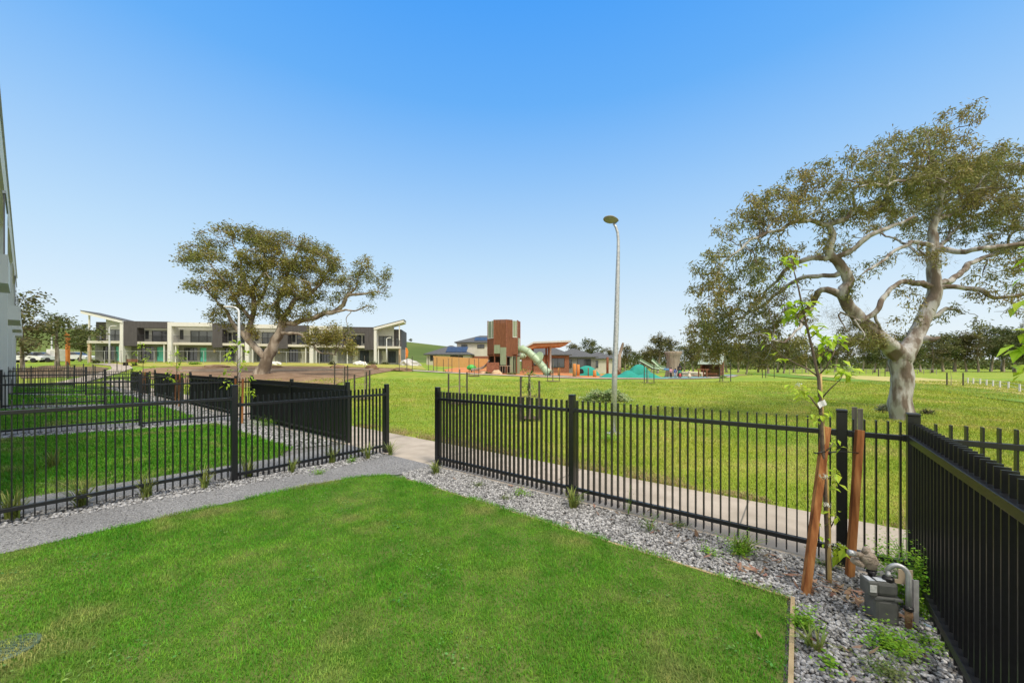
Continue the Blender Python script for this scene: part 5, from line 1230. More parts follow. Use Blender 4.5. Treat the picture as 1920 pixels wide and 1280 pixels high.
# kerbside mounds of soil
def mound(x, d, r, h, label, m=None, group="heaps of soil and mulch"):
    c = at(x, d); bm = bmesh.new(); bmesh.ops.create_icosphere(bm, subdivisions=4, radius=1)
    for v in bm.verts:
        k = 1 + .35 * mnoise.noise(v.co * 1.8 + Vector((x, d, 0))) + .12 * mnoise.noise(v.co * 6); v.co = Vector((v.co.x * r * k, v.co.y * r * .8 * k, max(v.co.z, -.3) * h * k))
    mb = MB(); bm.verts.index_update(); mb.add([tuple(v.co) for v in bm.verts], [[v.index for v in f.verts] for f in bm.faces]); bm.free()
    return tag(mb.build("soil_heap", m or m_soil, None, True, c), label, "heap", group)
mound(697, 47, .75, .62, "small cone of brown soil before the right end townhouse")
mound(752, 46, 1.3, .42, "low brown heap by the stakes at the path's left end")
mound(636, 49, 1.1, .40, "long flat heap of soil in front of the charcoal townhouse")
mound(405, 47, 1.5, .35, "low heap of soil before the white framed townhouse")
mound(515, 47.5, 1.0, .35, "low heap of rubble just right of the leaning gum trunk")
mound(100, 41, 2.2, .55, "wide brown mulch heap below the parked cars", m_mulch)
# mesh fence before the townhouses
t = thing("mesh_fence", "thin grey mesh site fence in front of the far townhouses", "fence", at(165, 53))
mbr = MB(); b0 = at(165, 53); pts = [at(x, 53 + (x - 165) * .009) for x in range(165, 640, 31)]
for i, p in enumerate(pts):
    p = p - b0; mb = MB(); mb.box(p.x - .025, p.x + .025, p.y - .025, p.y + .025, p.z - .1, p.z + 1.85); mb.build("post", m_galv, t)
mb = MB(); mb.tube([p - b0 + Vector((0, -.03, 1.80)) for p in pts], .022, 5); mb.build("top_rail", m_galv, t)
def rubbish(x, d, w, h, label, m):
    c = at(x, d); bm = bmesh.new(); bmesh.ops.create_icosphere(bm, subdivisions=3, radius=1)
    for v in bm.verts:
        k = 1 + .5 * mnoise.noise(v.co * 2.3 + Vector((x, d, 0))); v.co = Vector((v.co.x * w * k, v.co.y * w * .5 * k, max(v.co.z, -.2) * h * k))
    mb = MB(); bm.verts.index_update(); mb.add([tuple(v.co) for v in bm.verts], [[v.index for v in f.verts] for f in bm.faces]); bm.free()
    tag(mb.build("covered_pile", m, None, False, c), label, "pile", "wrapped piles by the townhouses")
rubbish(675, 57, 1.0, .55, "white wrapped pile before the charcoal townhouse", m_white)
rubbish(517, 54, .8, .5, "white wrapped pile beside the leaning gum trunk", m_white)
rubbish(767, 60, 1.6, 1.0, "pale boulder-like pile beside the right end townhouse", mat("pale_rock", (.42, .41, .40), (.52, .51, .5), scale=2))
# park bench
def bench(x, d, label, rz=0):
    c = at(x, d); t = thing("park_bench", label, "bench", c, rz)
    mb = MB();
    for k in range(4): mb.box(-.8, .8, -.25 + k * .13, -.14 + k * .13, .42, .46)
    mb.build("seat", m_tower, t); mb = MB()
    for k in range(3): mb.box(-.8, .8, .29, .33, .52 + k * .13, .62 + k * .13)
    mb.build("backrest", m_tower, t)
    for s in (-.6, .6): mb = MB(); mb.box(s - .04, s + .04, -.24, .33, -.05, .418); mb.box(s - .04, s + .04, .332, .37, .0, .9); mb.build("leg", m_frame, t)
bench(243, 49, "dark timber bench on the verge in front of the left end townhouse")
for i, (x, d, r, h, lb) in enumerate(((205, 55, 1.2, .5, "low green hedge left of the teal door"), (262, 54.5, 1.0, .5, "low green hedge by the first white fin"), (180, 54.5, .8, .6, "dark green shrub at the left end townhouse pier"), (623, 56, .7, .7, "round green shrub below the low gum branch"), (700, 59, .9, .55, "green hedge left of the right end townhouse"), (722, 60, .8, .5, "green hedge at the right end townhouse door"), (365, 52, .9, .4, "weedy green clump in front of the white framed townhouse"))):
    shrub(x, 0, r, h, 260, lb, m_leafd if i != 6 else m_weed, .22, d=d)

# ------------------------------------------------------------------ parked cars
def car(x, d, rz, paint, label, z=None):
    c = at(x, d); t = thing("parked_car", label, "car", c, rz, "cars parked at far left")
    mb = MB(); prof = [(-2.15, .35), (-2.2, .75), (-1.9, .93), (-1.2, 1.0), (1.0, 1.02), (1.95, .88), (2.2, .7), (2.2, .35)]
    mb.xprism(prof, -.86, .86); mb.build("body", paint, t)
    mb = MB(); mb.xprism([(-1.55, 1.0), (-.95, 1.44), (.35, 1.47), (1.15, 1.02)], -.76, .76); cb = mb.build("cabin", m_glass, t)
    mb = MB(); mb.xprism([(-1.0, 1.445), (-.9, 1.49), (.3, 1.51), (.42, 1.47)], -.72, .72); mb.build("roof", paint, cb)
    for sx in (-1.35, 1.35):
        for sy in (-.8, .8):
            mb = MB(); mb.lathe([(.16, -.11), (.33, -.1), (.33, .1), (.16, .11)], 16, Matrix.Translation((sx, sy, .33)) @ Matrix.Rotation(R(90), 4, 'X')); wl = mb.build("wheel", m_frame, t)
    for sy in (-.6, .6):
        mb = MB(); mb.box(2.19, 2.23, sy - .18, sy + .18, .62, .76); mb.build("headlight", m_white, t)
m_carw = mat("white_car_paint", (.66, .67, .68), (.7, .7, .71), rough=.25, spec=.6); m_cars = mat("silver_car_paint", (.40, .43, .46), (.44, .47, .5), rough=.25, spec=.6, metal=.3)
car(48, 56, R(200), m_carw, "white parked car partly behind the pale building"); car(78, 57, R(15), m_cars, "silver parked car below the gum tree"); car(56, 66, R(10), m_cars, "silver car parked farther back, left of the other silver one")
car(143, 62, R(5), m_carw, "white parked car right of the orange pole")
c = at(108, 58); t = thing("site_cabin", "small white container standing right of the parked cars", "cabin", c)
mb = MB(); mb.box(-.9, .9, -.7, .7, .05, 1.9, bev=.04); mb.build("body", m_white, t); mb = MB(); mb.box(-.25, .25, -.74, -.705, .2, 1.7); mb.build("door", m_cream, t)
m_or = mat("orange_paint", (.70, .20, .03), (.74, .25, .05), rough=.5)
c = at(127, 50); t = thing("orange_sign_pole", "bright orange pole with a small arrow shaped top at far left", "sign", c)
mb = MB(); mb.box(-.16, .16, -.16, .16, -.1, 4.0, bev=.03); mb.build("pole", m_or, t); mb = MB(); mb.xprism([(-.28, 3.7), (.38, 3.85), (.40, 4.15), (.1, 4.25), (-.12, 4.5)], -.19, -.165); mb.build("arrow_top", m_or, t)
c = at(760, 62); t = thing("orange_flag", "orange feather flag beside the right end townhouse", "flag", c)
mb = MB(); mb.tube([(0, 0, -.05), (0, 0, 2.9)], .03, 6); mb.build("pole", m_galv, t); mb = MB(); mb.xprism([(.04, 1.0), (.42, 1.3), (.5, 2.3), (.32, 2.8), (.04, 2.9)], -.012, .012); mb.build("banner", m_or, t)

# ------------------------------------------------------------------ playground
edge = [(735, 47.5), (780, 46), (830, 44.2), (900, 42.6), (960, 41.5), (1050, 39.5), (1130, 38.6), (1220, 38.8), (1290, 40), (1345, 44), (1375, 49), (1385, 56)]
near = plan(*edge)
drape("playground_path", near + [(x + .15, d + 1.9) for x, d in near[::-1]], m_conc, .05, 1.2)
orr = [(x + .15, d + 1.93) for x, d in near[2:8]]
drape("softfall", orr + plan((1245, 44), (1240, 54), (1160, 62), (1080, 66), (1000, 68), (930, 66), (860, 62), (832, 52)), m_orange, .05, 1.3)
drape("pale_softfall", plan((1000, 43.2), (1070, 42.3), (1095, 43), (1060, 45), (1000, 45)), m_tealp, .075, 1.0)
drape("pale_softfall", plan((1232, 41.6), (1290, 42.3), (1335, 45.5), (1320, 50), (1270, 50), (1240, 46)), m_tealp, .075, 1.0)
drape("pale_softfall", plan((1345, 54), (1385, 60), (1370, 66), (1340, 60)), m_tealp, .06, 1.0)
drape("mulch_bed", plan((1295, 43.5), (1335, 46), (1350, 50), (1372, 58), (1420, 66), (1330, 64), (1300, 52)), mat("brown_mulch", (.30, .20, .11), (.38, .27, .15), scale=3, rough=.95, coords='World'), .055, 1.2)
drape("dry_strip", gpoly([(1480, 701.5), (1640, 705.5), (1720, 708.5), (1810, 716), (1925, 733), (1925, 743), (1850, 731), (1760, 722.5), (1640, 714), (1500, 705)]), m_dry, .05, 2.0)
drape("long_grass_band", gpoly([(1390, 699), (1480, 702), (1640, 714.6), (1760, 723), (1850, 731.6), (1925, 744), (1925, 757), (1750, 733), (1640, 721), (1480, 708)]), m_longgrass, .05, 2.0)

def slab(mb, p0, p1, z0, z1, th, off=0.0):
    p0 = np.array(p0); p1 = np.array(p1); d = p1 - p0; L = np.linalg.norm(d); d /= L; n = np.array([d[1], -d[0]])
    M0 = Matrix.Translation((p0[0] + n[0] * off, p0[1] + n[1] * off, 0)) @ Matrix.Rotation(math.atan2(d[1], d[0]), 4, 'Z'); mb.box(0, L, -th / 2, th / 2, z0, z1, M0)
def tower():
    c = at(945, 47.5); c.z = px(945, 699.5, 47.5).z; t = thing("play_tower", "tall rust coloured octagonal timber play tower with green mesh panels", "play tower", c)
    Rr = 2.04; V = [np.array((Rr * math.sin(k * math.pi / 4 + .17), -Rr * math.cos(k * math.pi / 4 + .17))) for k in range(8)]   # 0 toward camera, then to the right
    H = 6.6; prt = lambda a, b, u: a + (b - a) * u
    mb = MB()
    def slats(a, b, z0, z1):
        n = max(1, int(np.linalg.norm(b - a) / .13))
        for k in range(n): slab(mb, prt(a, b, (k + .06) / n), prt(a, b, (k + .94) / n), z0, z1, .05)
    slats(V[7], V[0], 2.35, H); slats(V[0], prt(V[0], V[1], .55), 2.1, H); slats(prt(V[0], V[1], .55), V[1], 2.35, 4.45); slats(V[1], V[2], 4.5, H); slats(V[6], V[7], 2.35, 4.35)
    for k in range(2, 6): slats(V[k], V[k + 1], 2.3, H)
    mb.build("cladding", m_tower, t)
    for a, b, z0, z1 in ((V[6], V[7], 4.4, H - .1), (prt(V[0], V[1], .56), V[1], 4.5, H - .1), (V[1], V[2], 2.3, 4.45)):
        mb = MB(); slab(mb, a, b, z0, z1, .03); mp_ = mb.build("mesh_panel", m_sage, t)
        mb = MB()
        for u in (.0, .62, .94): slab(mb, prt(a, b, u), prt(a, b, u + .06), z0, z1, .05, .035)
        slab(mb, a, b, z0 - .06, z0, .07, .03); mb.build("panel_frame", m_white, mp_)
    for a, b, z0, z1 in ((prt(V[7], V[0], .02), prt(V[7], V[0], .5), 2.45, 3.5), (prt(V[7], V[0], .52), prt(V[7], V[0], 1.0), 1.05, 3.2)):
        mb = MB(); slab(mb, a, b, z0, z1, .05, .12); mb.build("green_box_panel", m_sage, t)
    mb = MB(); mb.prism([tuple(v * .95) for v in V], H - .5, H - .44); mb.build("roof", m_roofg, t)
    for k in range(8): mb = MB(); mb.tube([(V[k][0] * 1.012, V[k][1] * 1.012, 2.2), (V[k][0] * 1.012, V[k][1] * 1.012, H)], .07, 4); mb.build("corner_trim", m_brickr, t)
    mb = MB()
    for a_, b_ in ((V[2], V[3]), (V[3], V[4]), (V[4], V[5]), (V[5], V[6])): slab(mb, a_ * .93, b_ * .93, -.2, 2.14, .05)
    mb.build("lower_wall", m_dark, t)  # dark panels added inside, their colour standing for the shaded voids below the platform
    mb = MB(); mb.prism([tuple(v * .94) for v in V], 2.15, 2.3); mb.build("platform", m_tower, t)
    for k in range(8): mb = MB(); mb.tube([(V[k][0] * .95, V[k][1] * .95, -.3), (V[k][0] * .95, V[k][1] * .95, 2.4)], .08, 8); mb.build("leg", m_tower, t)
    mb = MB(); mb.box(-2.1, -.55, -1.9, -.8, -.3, 1.35, bev=.02); mb.build("brick_base", m_brickr, t)
    mb = MB(); mb.box(.75, 1.15, -1.5, -1.3, -.2, 2.14); mb.build("panel_post", m_sage, t); mb = MB(); mb.box(1.25, 2.0, -.9, -.85, -.2, 2.1); mb.build("lower_panel", m_sage, t)
    mb = MB(); 
    for k in range(5): mb.box(-.45 + k * .3, -.40 + k * .3, -2.35, -2.3, -.2, .95)
    mb.box(-.5, .95, -2.36, -2.29, .9, .97); mb.build("barrier", mat("weathered_rail", (.30, .22, .16), (.36, .27, .2)), t)
    # tube slides
    def q(x, y, d): v = px(x, y, d) - c; return (v.x, v.y, v.z)
    def tubes(pts, rad, name):
        P = np.array(pts); mb = MB(); mb.tube(P, rad, 18); o = mb.build(name, m_sagep, t, True)
        for k in range(1, len(P) - 1):
            d = P[k + 1] - P[k - 1]; d /= np.linalg.norm(d); mb = MB(); mb.tube([P[k] - d * .05, P[k] + d * .05], rad + .06, 18); mb.build("joint_ring", m_sagep, o, True)
        return o
    o = tubes([q(968, 656, 47.2), q(980, 654, 46.8), q(990, 659, 46.5), q(1000, 668, 46.2), q(1010, 678, 46), q(1018, 688, 45.8), q(1024, 696, 45.6), q(1031, 699.5, 45.2)], .45, "tube_slide")
    mb = MB(); P0 = Vector(q(1009, 671, 46.0)); mb.lathe([(.40, -.04), (.84, -.04), (.84, .04), (.40, .04)], 24, Matrix.Translation(P0) @ Matrix.Rotation(R(-62), 4, 'Y') @ Matrix.Rotation(R(35), 4, 'X')); mb.build("flange_disc", m_sagep, o)
    mb = MB(); e = Vector(q(1031.6, 699.7, 45.16)); mb.lathe([(.001, 0), (.36, 0), (.36, .01), (.001, .01)], 18, Matrix.Translation(e) @ Vector((.9, -.35, -.4)).to_track_quat('Z', 'Y').to_matrix().to_4x4()); mb.build("mouth_shade_disc", m_frame, o)  # black disc capping the exit, painted as the shade inside the tube
    tubes([q(972, 670, 48.6), q(980, 667, 49), q(986, 662, 49.4)], .40, "tube_slide")
    # open slide on the left
    mb = MB(); pts = [q(917, 678, 46.6), q(912, 686, 46.2), q(906, 691, 45.8), q(898, 694, 45.4), q(884, 695, 45.0)]
    P = np.array(pts); w = .36; V2 = []; f = []
    for i, p in enumerate(P):
        for j in range(7):
            a = math.pi * (j / 6); V2.append((p[0] - .0, p[1] + w * math.cos(a), p[2] + .3 - w * math.sin(a) * .8))
    for i in range(len(P) - 1):
        for j in range(6): f.append((i * 7 + j, i * 7 + j + 1, (i + 1) * 7 + j + 1, (i + 1) * 7 + j))
    mb.add(V2, f); mb.add([(x, y, z - .03) for x, y, z in V2], [q_[::-1] for q_ in f]); mb.build("open_slide", m_galv, t, True)
tower()
c = at(884, 48); t = thing("spinner_pod", "bright green rounded play pod left of the tower", "play pod", c)
bm = bmesh.new(); bmesh.ops.create_uvsphere(bm, u_segments=20, v_segments=12, radius=1)
for v in bm.verts: v.co = Vector((v.co.x * .62, v.co.y * .5, .55 + v.co.z * .42 * (1 if v.co.z > 0 else .7)))
mb = MB(); bm.verts.index_update(); mb.add([tuple(v.co) for v in bm.verts], [[v.index for v in f.verts] for f in bm.faces]); bm.free()
mb.build("shell", mat("bright_green", (.03, .42, .05), (.04, .46, .06), rough=.4), t, True); mb = MB(); mb.tube([(0, 0, -.1), (0, 0, .3)], .08, 8); mb.build("stand", m_frame, t)
# boulder and planting at the tower foot
mound(931, 45.0, .65, .48, "sandstone boulder at the foot of the play tower", mat("sandstone", (.48, .34, .20), (.56, .42, .27), scale=2, rough=.9), "boulders at the playground")
mound(905, 45.6, .4, .25, "smaller sandstone boulder left of the big one", MATS["sandstone"], "boulders at the playground")
for x, d, r, h, m, lb in ((995, 43.6, .9, .5, m_weed, "yellow green tussock clump before the tube slide"), (960, 44, .7, .35, m_weedd, "low dull planting right of the tower boulder"), (915, 44.6, .6, .3, m_weedd, "low dull planting left of the tower boulder"), (980, 52, 1.2, .9, m_yellowgrass, "yellow flowering planting behind the tower"), (1355, 45.3, .5, .35, m_weed, "yellow green shrub beside the curved path end"), (1410, 64, 1.2, .5, m_weed, "yellow green planting at the far path end")):
    shrub(x, 0, r, h, 220, lb, m, .16, d=d)
# shelter
def shelter():
    c = at(1030, 58); t = thing("picnic_shelter", "broad flat roofed shelter with orange timber soffit beside the play tower", "shelter", c); k = 58 / F
    z = lambda y: HC - (y - HY) * k - c.z
    X = lambda x: (x - 1030) * k
    m_sof = mat("timber_soffit", (.42, .17, .06), (.50, .22, .09), scale=4, stretch=(1, 8, 1))
    mb = MB(); mb.xprism([(X(982), z(652)), (X(998), z(643)), (X(1064), z(640.5)), (X(1064), z(643.5)), (X(998), z(646)), (X(982), z(655))][::-1], -3.5, 3.5); rf = mb.build("roof", mat("pale_roof_edge", (.50, .50, .46), (.56, .56, .52)), t)
    mb = MB(); mb.xprism([(X(983), z(655.4)), (X(998), z(646.4)), (X(1062), z(643.8)), (X(1054), z(650)), (X(1004), z(652)), (X(992), z(656))][::-1], -3.2, 3.2); mb.build("soffit", m_sof, rf)
    for i, (x, y, m) in enumerate(((1026.5, -2, m_tower), (1030, -1.6, m_white), (1026.5, 2.2, m_tower), (1000, 1.5, m_tower))):
        mb = MB(); mb.box(X(x) - .13, X(x) + .13, y - .13, y + .13, -.2, z(650)); mb.build("post", m, t)
shelter()
def house(x, d, w, dep, wh, rh, label, wallm, roofm, base=None, wins=(), rz=0.0, solar=None, lower=None, eave=.5, yb=None):
    c = at(x, d); 
    if yb is not None: c.z = px(x, yb, d).z
    t = thing("house", label, "house", c, rz, "houses behind the playground")
    z0 = -1.2
    mb = MB(); mb.box(-w / 2, w / 2, -dep / 2, dep / 2, (lower[0] if lower else z0), wh); mb.build("wall", wallm, t)
    if lower: mb = MB(); mb.box(-w / 2 - .03, w / 2 + .03, -dep / 2 - .03, dep / 2 + .03, z0, lower[0] - .003); mb.build("lower_wall", lower[1], t)
    hx, hy = w / 2 + eave, dep / 2 + eave; rx = max(.2, hx - hy)
    mb = MB(); v = [(-hx, -hy, wh), (hx, -hy, wh), (hx, hy, wh), (-hx, hy, wh), (-rx, 0, wh + rh), (rx, 0, wh + rh), (-hx, -hy, wh - .18), (hx, -hy, wh - .18), (hx, hy, wh - .18), (-hx, hy, wh - .18)]
    mb.add(v, [(0, 1, 5, 4), (1, 2, 5), (2, 3, 4, 5), (3, 0, 4), (6, 7, 1, 0), (7, 8, 2, 1), (8, 9, 3, 2), (9, 6, 0, 3), (9, 8, 7, 6)]); rf = mb.build("roof", roofm, t)
    if solar:
        sl = math.atan2(rh, hy); mb = MB(); M0 = Matrix.Translation((solar[0], -hy, wh + .06)) @ Matrix.Rotation(sl, 4, 'X')
        for k in range(solar[2]): mb.box(k * 1.05, k * 1.05 + 1.0, .8, .8 + solar[1], 0, .05, M0)
        mb.build("solar_panels", m_solar, rf)
    for (x0, x1, za, zb) in wins:
        opening(t, x0, x1, -dep / 2 - .05, za, zb, m_glass, (.5,))
    return t
house(906, 84, 10.5, 9, 5.6, 1.7, "two storey house with cream upper wall and brick base, left of the tower", m_concw, m_roofg, wins=((-4.3, -3, 4.1, 5.1), (-.9, .6, 4.3, 5.1), (1.9, 4.8, 3.4, 5.1)), lower=(2.6, m_brickr), solar=(-1.6, 2.6, 5), yb=690)
house(846, 78, 8.5, 8, 2.5, 1.9, "single storey house with dark roof and blue solar panels behind the paling fence", m_concw, m_roofg, wins=((-3.5, -2.4, 1.2, 2.2), (.5, 3, 1.2, 2.2)), solar=(-.5, 3.0, 4), yb=687)
house(1020, 76, 9.0, 8, 3.0, 2.1, "red brick house with grey hip roof seen under the shelter", m_brickr, m_roofg, wins=((-2.6, -1.4, .9, 2.2), (1.0, 3.6, .5, 2.3)), yb=693)
house(1075, 82, 8.0, 8, 2.8, 1.9, "dark walled house with grey roof right of the brick house", m_greywall, m_roofg, wins=((-3, -1, .5, 2.2), (0.2, 3, .3, 2.3)), yb=693)
house(1120, 86, 6.6, 7, 2.6, 1.5, "small house with low pale grey roof left of the lamp pole", m_concw, m_roofg, wins=((-2.5, -.6, .5, 2.1),), yb=693)
c0 = at(812, 66); t = thing("paling_fence", "orange timber paling fence in front of the houses left of the tower", "fence", c0)
mb = MB(); p = [at(812, 66), at(920, 64)]
n = 78
for k in range(n):
    a = p[0].lerp(p[1], k / n) - c0; mb.box(a.x, a.x + .125, a.y - .02, a.y + .02, a.z - .15, a.z + 1.75 + .03 * math.sin(k * 3.1))
mb.build("paling_panel", m_paling, t); mb = MB(); mb.tube([p[0] - c0 + Vector((0, .05, 1.3)), p[1] - c0 + Vector((0, .05, 1.3))], .05, 4); mb.build("rail", m_paling, t)
# teal mounds, tunnel and slides
def teal_mound(x, d, rx, ry, h, label, fn=None):
    c = at(x, d); n = 40; mb = MB(); V = []; f = []
    for i in range(n + 1):
        for j in range(n + 1):
            u, v = i / n * 2 - 1, j / n * 2 - 1; q = max(0, 1 - u * u) ** .8 * max(0, 1 - v * v) ** .8
            V.append((u * rx, v * ry, -.15 + .16 * (q > 0) + h * q * (fn(u, v) if fn else 1)))
    for i in range(n):
        for j in range(n): f.append((i * (n + 1) + j, (i + 1) * (n + 1) + j, (i + 1) * (n + 1) + j + 1, i * (n + 1) + j + 1))
    mb.add(V, f); return tag(mb.build("rubber_mound", m_tealr, None, True, c), label, "play mound", "teal rubber play mounds")
teal_mound(1184, 42.8, 3.9, 1.3, .74, "long teal rubber mound with three humps behind the lamp pole", lambda u, v: .45 + .75 * math.cos(u * 5.0 + .5) ** 2)
teal_mound(1198, 51, 1.6, 1.5, 1.65, "high teal rubber mound below the twin slides")
teal_mound(1100, 50, 1.7, 1.3, 1.35, "rounded teal mound with a tunnel mouth left of the lamp pole")
c = at(1092, 48.9); tag(MB().lathe([(.001, 0), (.42, 0), (.42, .05), (.001, .05)], 18, Matrix.Rotation(R(90), 4, 'X')).build("tunnel_mouth", m_frame, None, False, c + Vector((-.25, 0, .55))), "dark round tunnel mouth in the rounded teal mound", "tunnel")
for i, (x0, y0, x1, y1, d, lb) in enumerate(((1199, 678, 1231, 694, 46.6, "left pale green slide running down the high teal mound"), (1222, 677, 1243, 694, 47.4, "right pale green slide with blue end running down the high teal mound"))):
    a, b = px(x0, y0, d + .6), px(x1, y1, d - .8); c = a; t = thing("mound_slide", lb, "slide", c, 0, "twin slides on the teal mound")
    mb = MB(); d0 = b - a; P = [Vector((0, 0, 0)), d0 * .15 + Vector((0, 0, .02)), d0 * .8 + Vector((0, 0, -.1)), d0 + Vector((.35, 0, .02))]
    sd = Vector((.45, 1, 0)).normalized() * .42
    V = []; f = []
    for p in P: V += [p - sd + Vector((0, 0, .10)), p - sd, p + sd + Vector((0, 0, .22)), p + sd + Vector((0, 0, .46))]
    for k in range(len(P) - 1):
        for j in range(3): f.append((k * 4 + j, k * 4 + j + 1, k * 4 + 5 + j, k * 4 + 4 + j))
    mb.add(V, f); mb.add([v - Vector((0, 0, .04)) for v in V], [q_[::-1] for q_ in f]); mb.build("chute", m_sagep, t)
    mb = MB(); mb.tube([P[0] - sd + Vector((0, 0, .06)), P[1] - sd + Vector((0, 0, .06)), P[2] - sd + Vector((0, 0, .06)), P[3] - sd + Vector((0, 0, .06))], .06, 6); mb.build("side_rail", m_frame if i == 0 else m_sagep, t)
    if i == 1: mb = MB(); e = P[3]; mb.box(e.x - .35, e.x + .25, e.y - .42, e.y + .42, e.z - .02, e.z + .22, bev=.05); mb.build("slide_end", mat("blue_plastic", (.08, .20, .38), (.10, .24, .42), rough=.4), t)
m_orp = mat("orange_timber_post", (.52, .20, .045), (.60, .27, .08), scale=5, rough=.8, stretch=(1, 1, .2))
for x, d, r, h, m, lb in ((1077, 43.5, .20, 1.55, m_orp, "tall orange timber post, front one of the playground posts"), (1084, 47.5, .2, 1.5, m_orp, "orange timber post right behind the tall front post"), (1115, 44.5, .2, .85, m_orp, "short orange stump post right of the teal tunnel mound"), (1048, 45, .14, 1.0, m_orp, "orange post beside the tube slide mouth"), (1139, 52, .17, 2.6, m_tower, "tall dark brown pole left of the lamp pole"), (1103, 47, .07, 1.1, m_tower, "thin dark bollard before the tunnel mound")):
    mb = MB(); mb.lathe([(r, -.2), (r, h - .03), (r * .85, h)], 12); tag(mb.build("play_post", m, None, True, at(x, d)), lb, "post", "timber posts in the playground")
# dead trunk and pale stump
mb = MB(); c = at(1161, 56); mb.tube([(0, 0, -.2), (.0, 0, 1.5), (.05, 0, 3), (.5, 0, 4.6), (.6, 0, 4.9)], [.34, .28, .25, .18, .15], 10, rough=.15); tag(mb.build("dead_trunk", m_bark2, None, True, c), "bare grey dead trunk leaning up beside the lamp pole", "dead tree")
mb = MB(); c = at(1156, 54); mb.tube([(-.6, 0, 2.2), (.1, 0, 1.0), (.9, 0, -.1)], [.12, .15, .17], 8); tag(mb.build("climbing_log", m_bark2, None, True, c), "leaning pale climbing log below the dead trunk", "log")
mb = MB(); c = at(1262, 50); prof = [(1.05, -.2), (.92, .2), (.80, 1.2), (.78, 2.2), (.86, 2.9), (1.05, 3.3), (.95, 3.42), (.2, 3.45)]
mb.lathe(prof, 24); o = mb.build("giant_stump", mat("pale_stump_bark", (.34, .28, .21), (.24, .19, .14), scale=3, rough=.95, bump=.9, bscale=10, stretch=(2, 2, .4), bdist=.08), None, True, c)
for v in o.data.vertices:
    a = math.atan2(v.co.y, v.co.x); k = 1 + .10 * math.sin(a * 7) + .07 * math.sin(a * 3 + v.co.z); v.co.x *= k; v.co.y *= k
tag(o, "giant pale hollow looking tree stump behind the people in the playground", "stump")
mound(1290, 52, 1.4, .7, "pale rock pile right of the people", MATS["pale_stump_bark"], "boulders at the playground")
mb = MB(); c = at(1299, 49); mb.tube([(-1.6, .3, .55), (0, 0, .6), (1.5, -.2, .5)], [.16, .15, .13], 8); mb.tube([(-1.2, .3, -.1), (-1.2, .3, .55)], .1, 6); mb.tube([(1.1, -.2, -.1), (1.1, -.2, .5)], .1, 6); tag(mb.build("balance_beam", mat("pale_log", (.48, .42, .32), (.55, .49, .39), scale=5, rough=.85), None, True, c), "pale horizontal log beam behind the crouching child", "log")
# hut
def hut():
    c = at(1336, 52); c.z = px(1336, 701, 52).z; t = thing("timber_hut", "brown timber play hut with pale green metal gable roof under the drooping gum branches", "hut", c, R(48))
    w, dp, h, rh = 2.1, 2.4, 1.75, 1.15
    mb = MB()
    for k in range(16):
        x = -w / 2 + k * w / 16; mb.box(x + .01, x + w / 16 - .01, -dp / 2, -dp / 2 + .05, -.5, h)
        x2 = x + w / 32; top = h + rh * (1 - abs(x2) / (w / 2)) - .12; mb.box(x + .01, x + w / 16 - .01, dp / 2 - .05, dp / 2, -.5, top); mb.box(x + .01, x + w / 16 - .01, -dp / 2 + .001, -dp / 2 + .049, h + .003, top)
    for k in range(16):
        y = -dp / 2 + .06 + k * (dp - .12) / 16; mb.box(w / 2 - .05, w / 2, y + .01, y + (dp - .12) / 16 - .01, -.5, h)
    mb.build("wall", m_tower, t)
    for s in (-1, 1):
        mb = MB(); mb.xprism([(0, h + rh), (s * (w / 2 + .3), h - .42), (s * (w / 2 + .3), h - .36), (0, h + rh + .07)][::s], -dp / 2 - .35, dp / 2 + .35); mb.build("roof", m_rooflt, t)
    for y in (-dp / 2, dp / 2): mb = MB(); mb.box(-w / 2 - .05, -w / 2 + .07, y - .06, y + .06, -.5, h - .1); mb.build("corner_post", m_tower, t)
    mb = MB(); mb.box(-w / 2 - .9, -w / 2 - .1, -.9, .9, .0, .12); mb.build("deck", m_tower, t)
hut()
for x, d, lb in ((1310, 47.4, "left brown post with platform rail before the timber hut"), (1319, 47.2, "middle brown post before the timber hut"), (1325, 47, "right brown post before the timber hut")):
    mb = MB(); mb.lathe([(.09, -.1), (.09, 1.0), (.07, 1.03)], 10); mb.box(-.3, .3, -.06, .06, .95, 1.08, bev=.02); tag(mb.build("play_post", m_tower, None, False, at(x, d)), lb, "post", "brown posts before the hut")

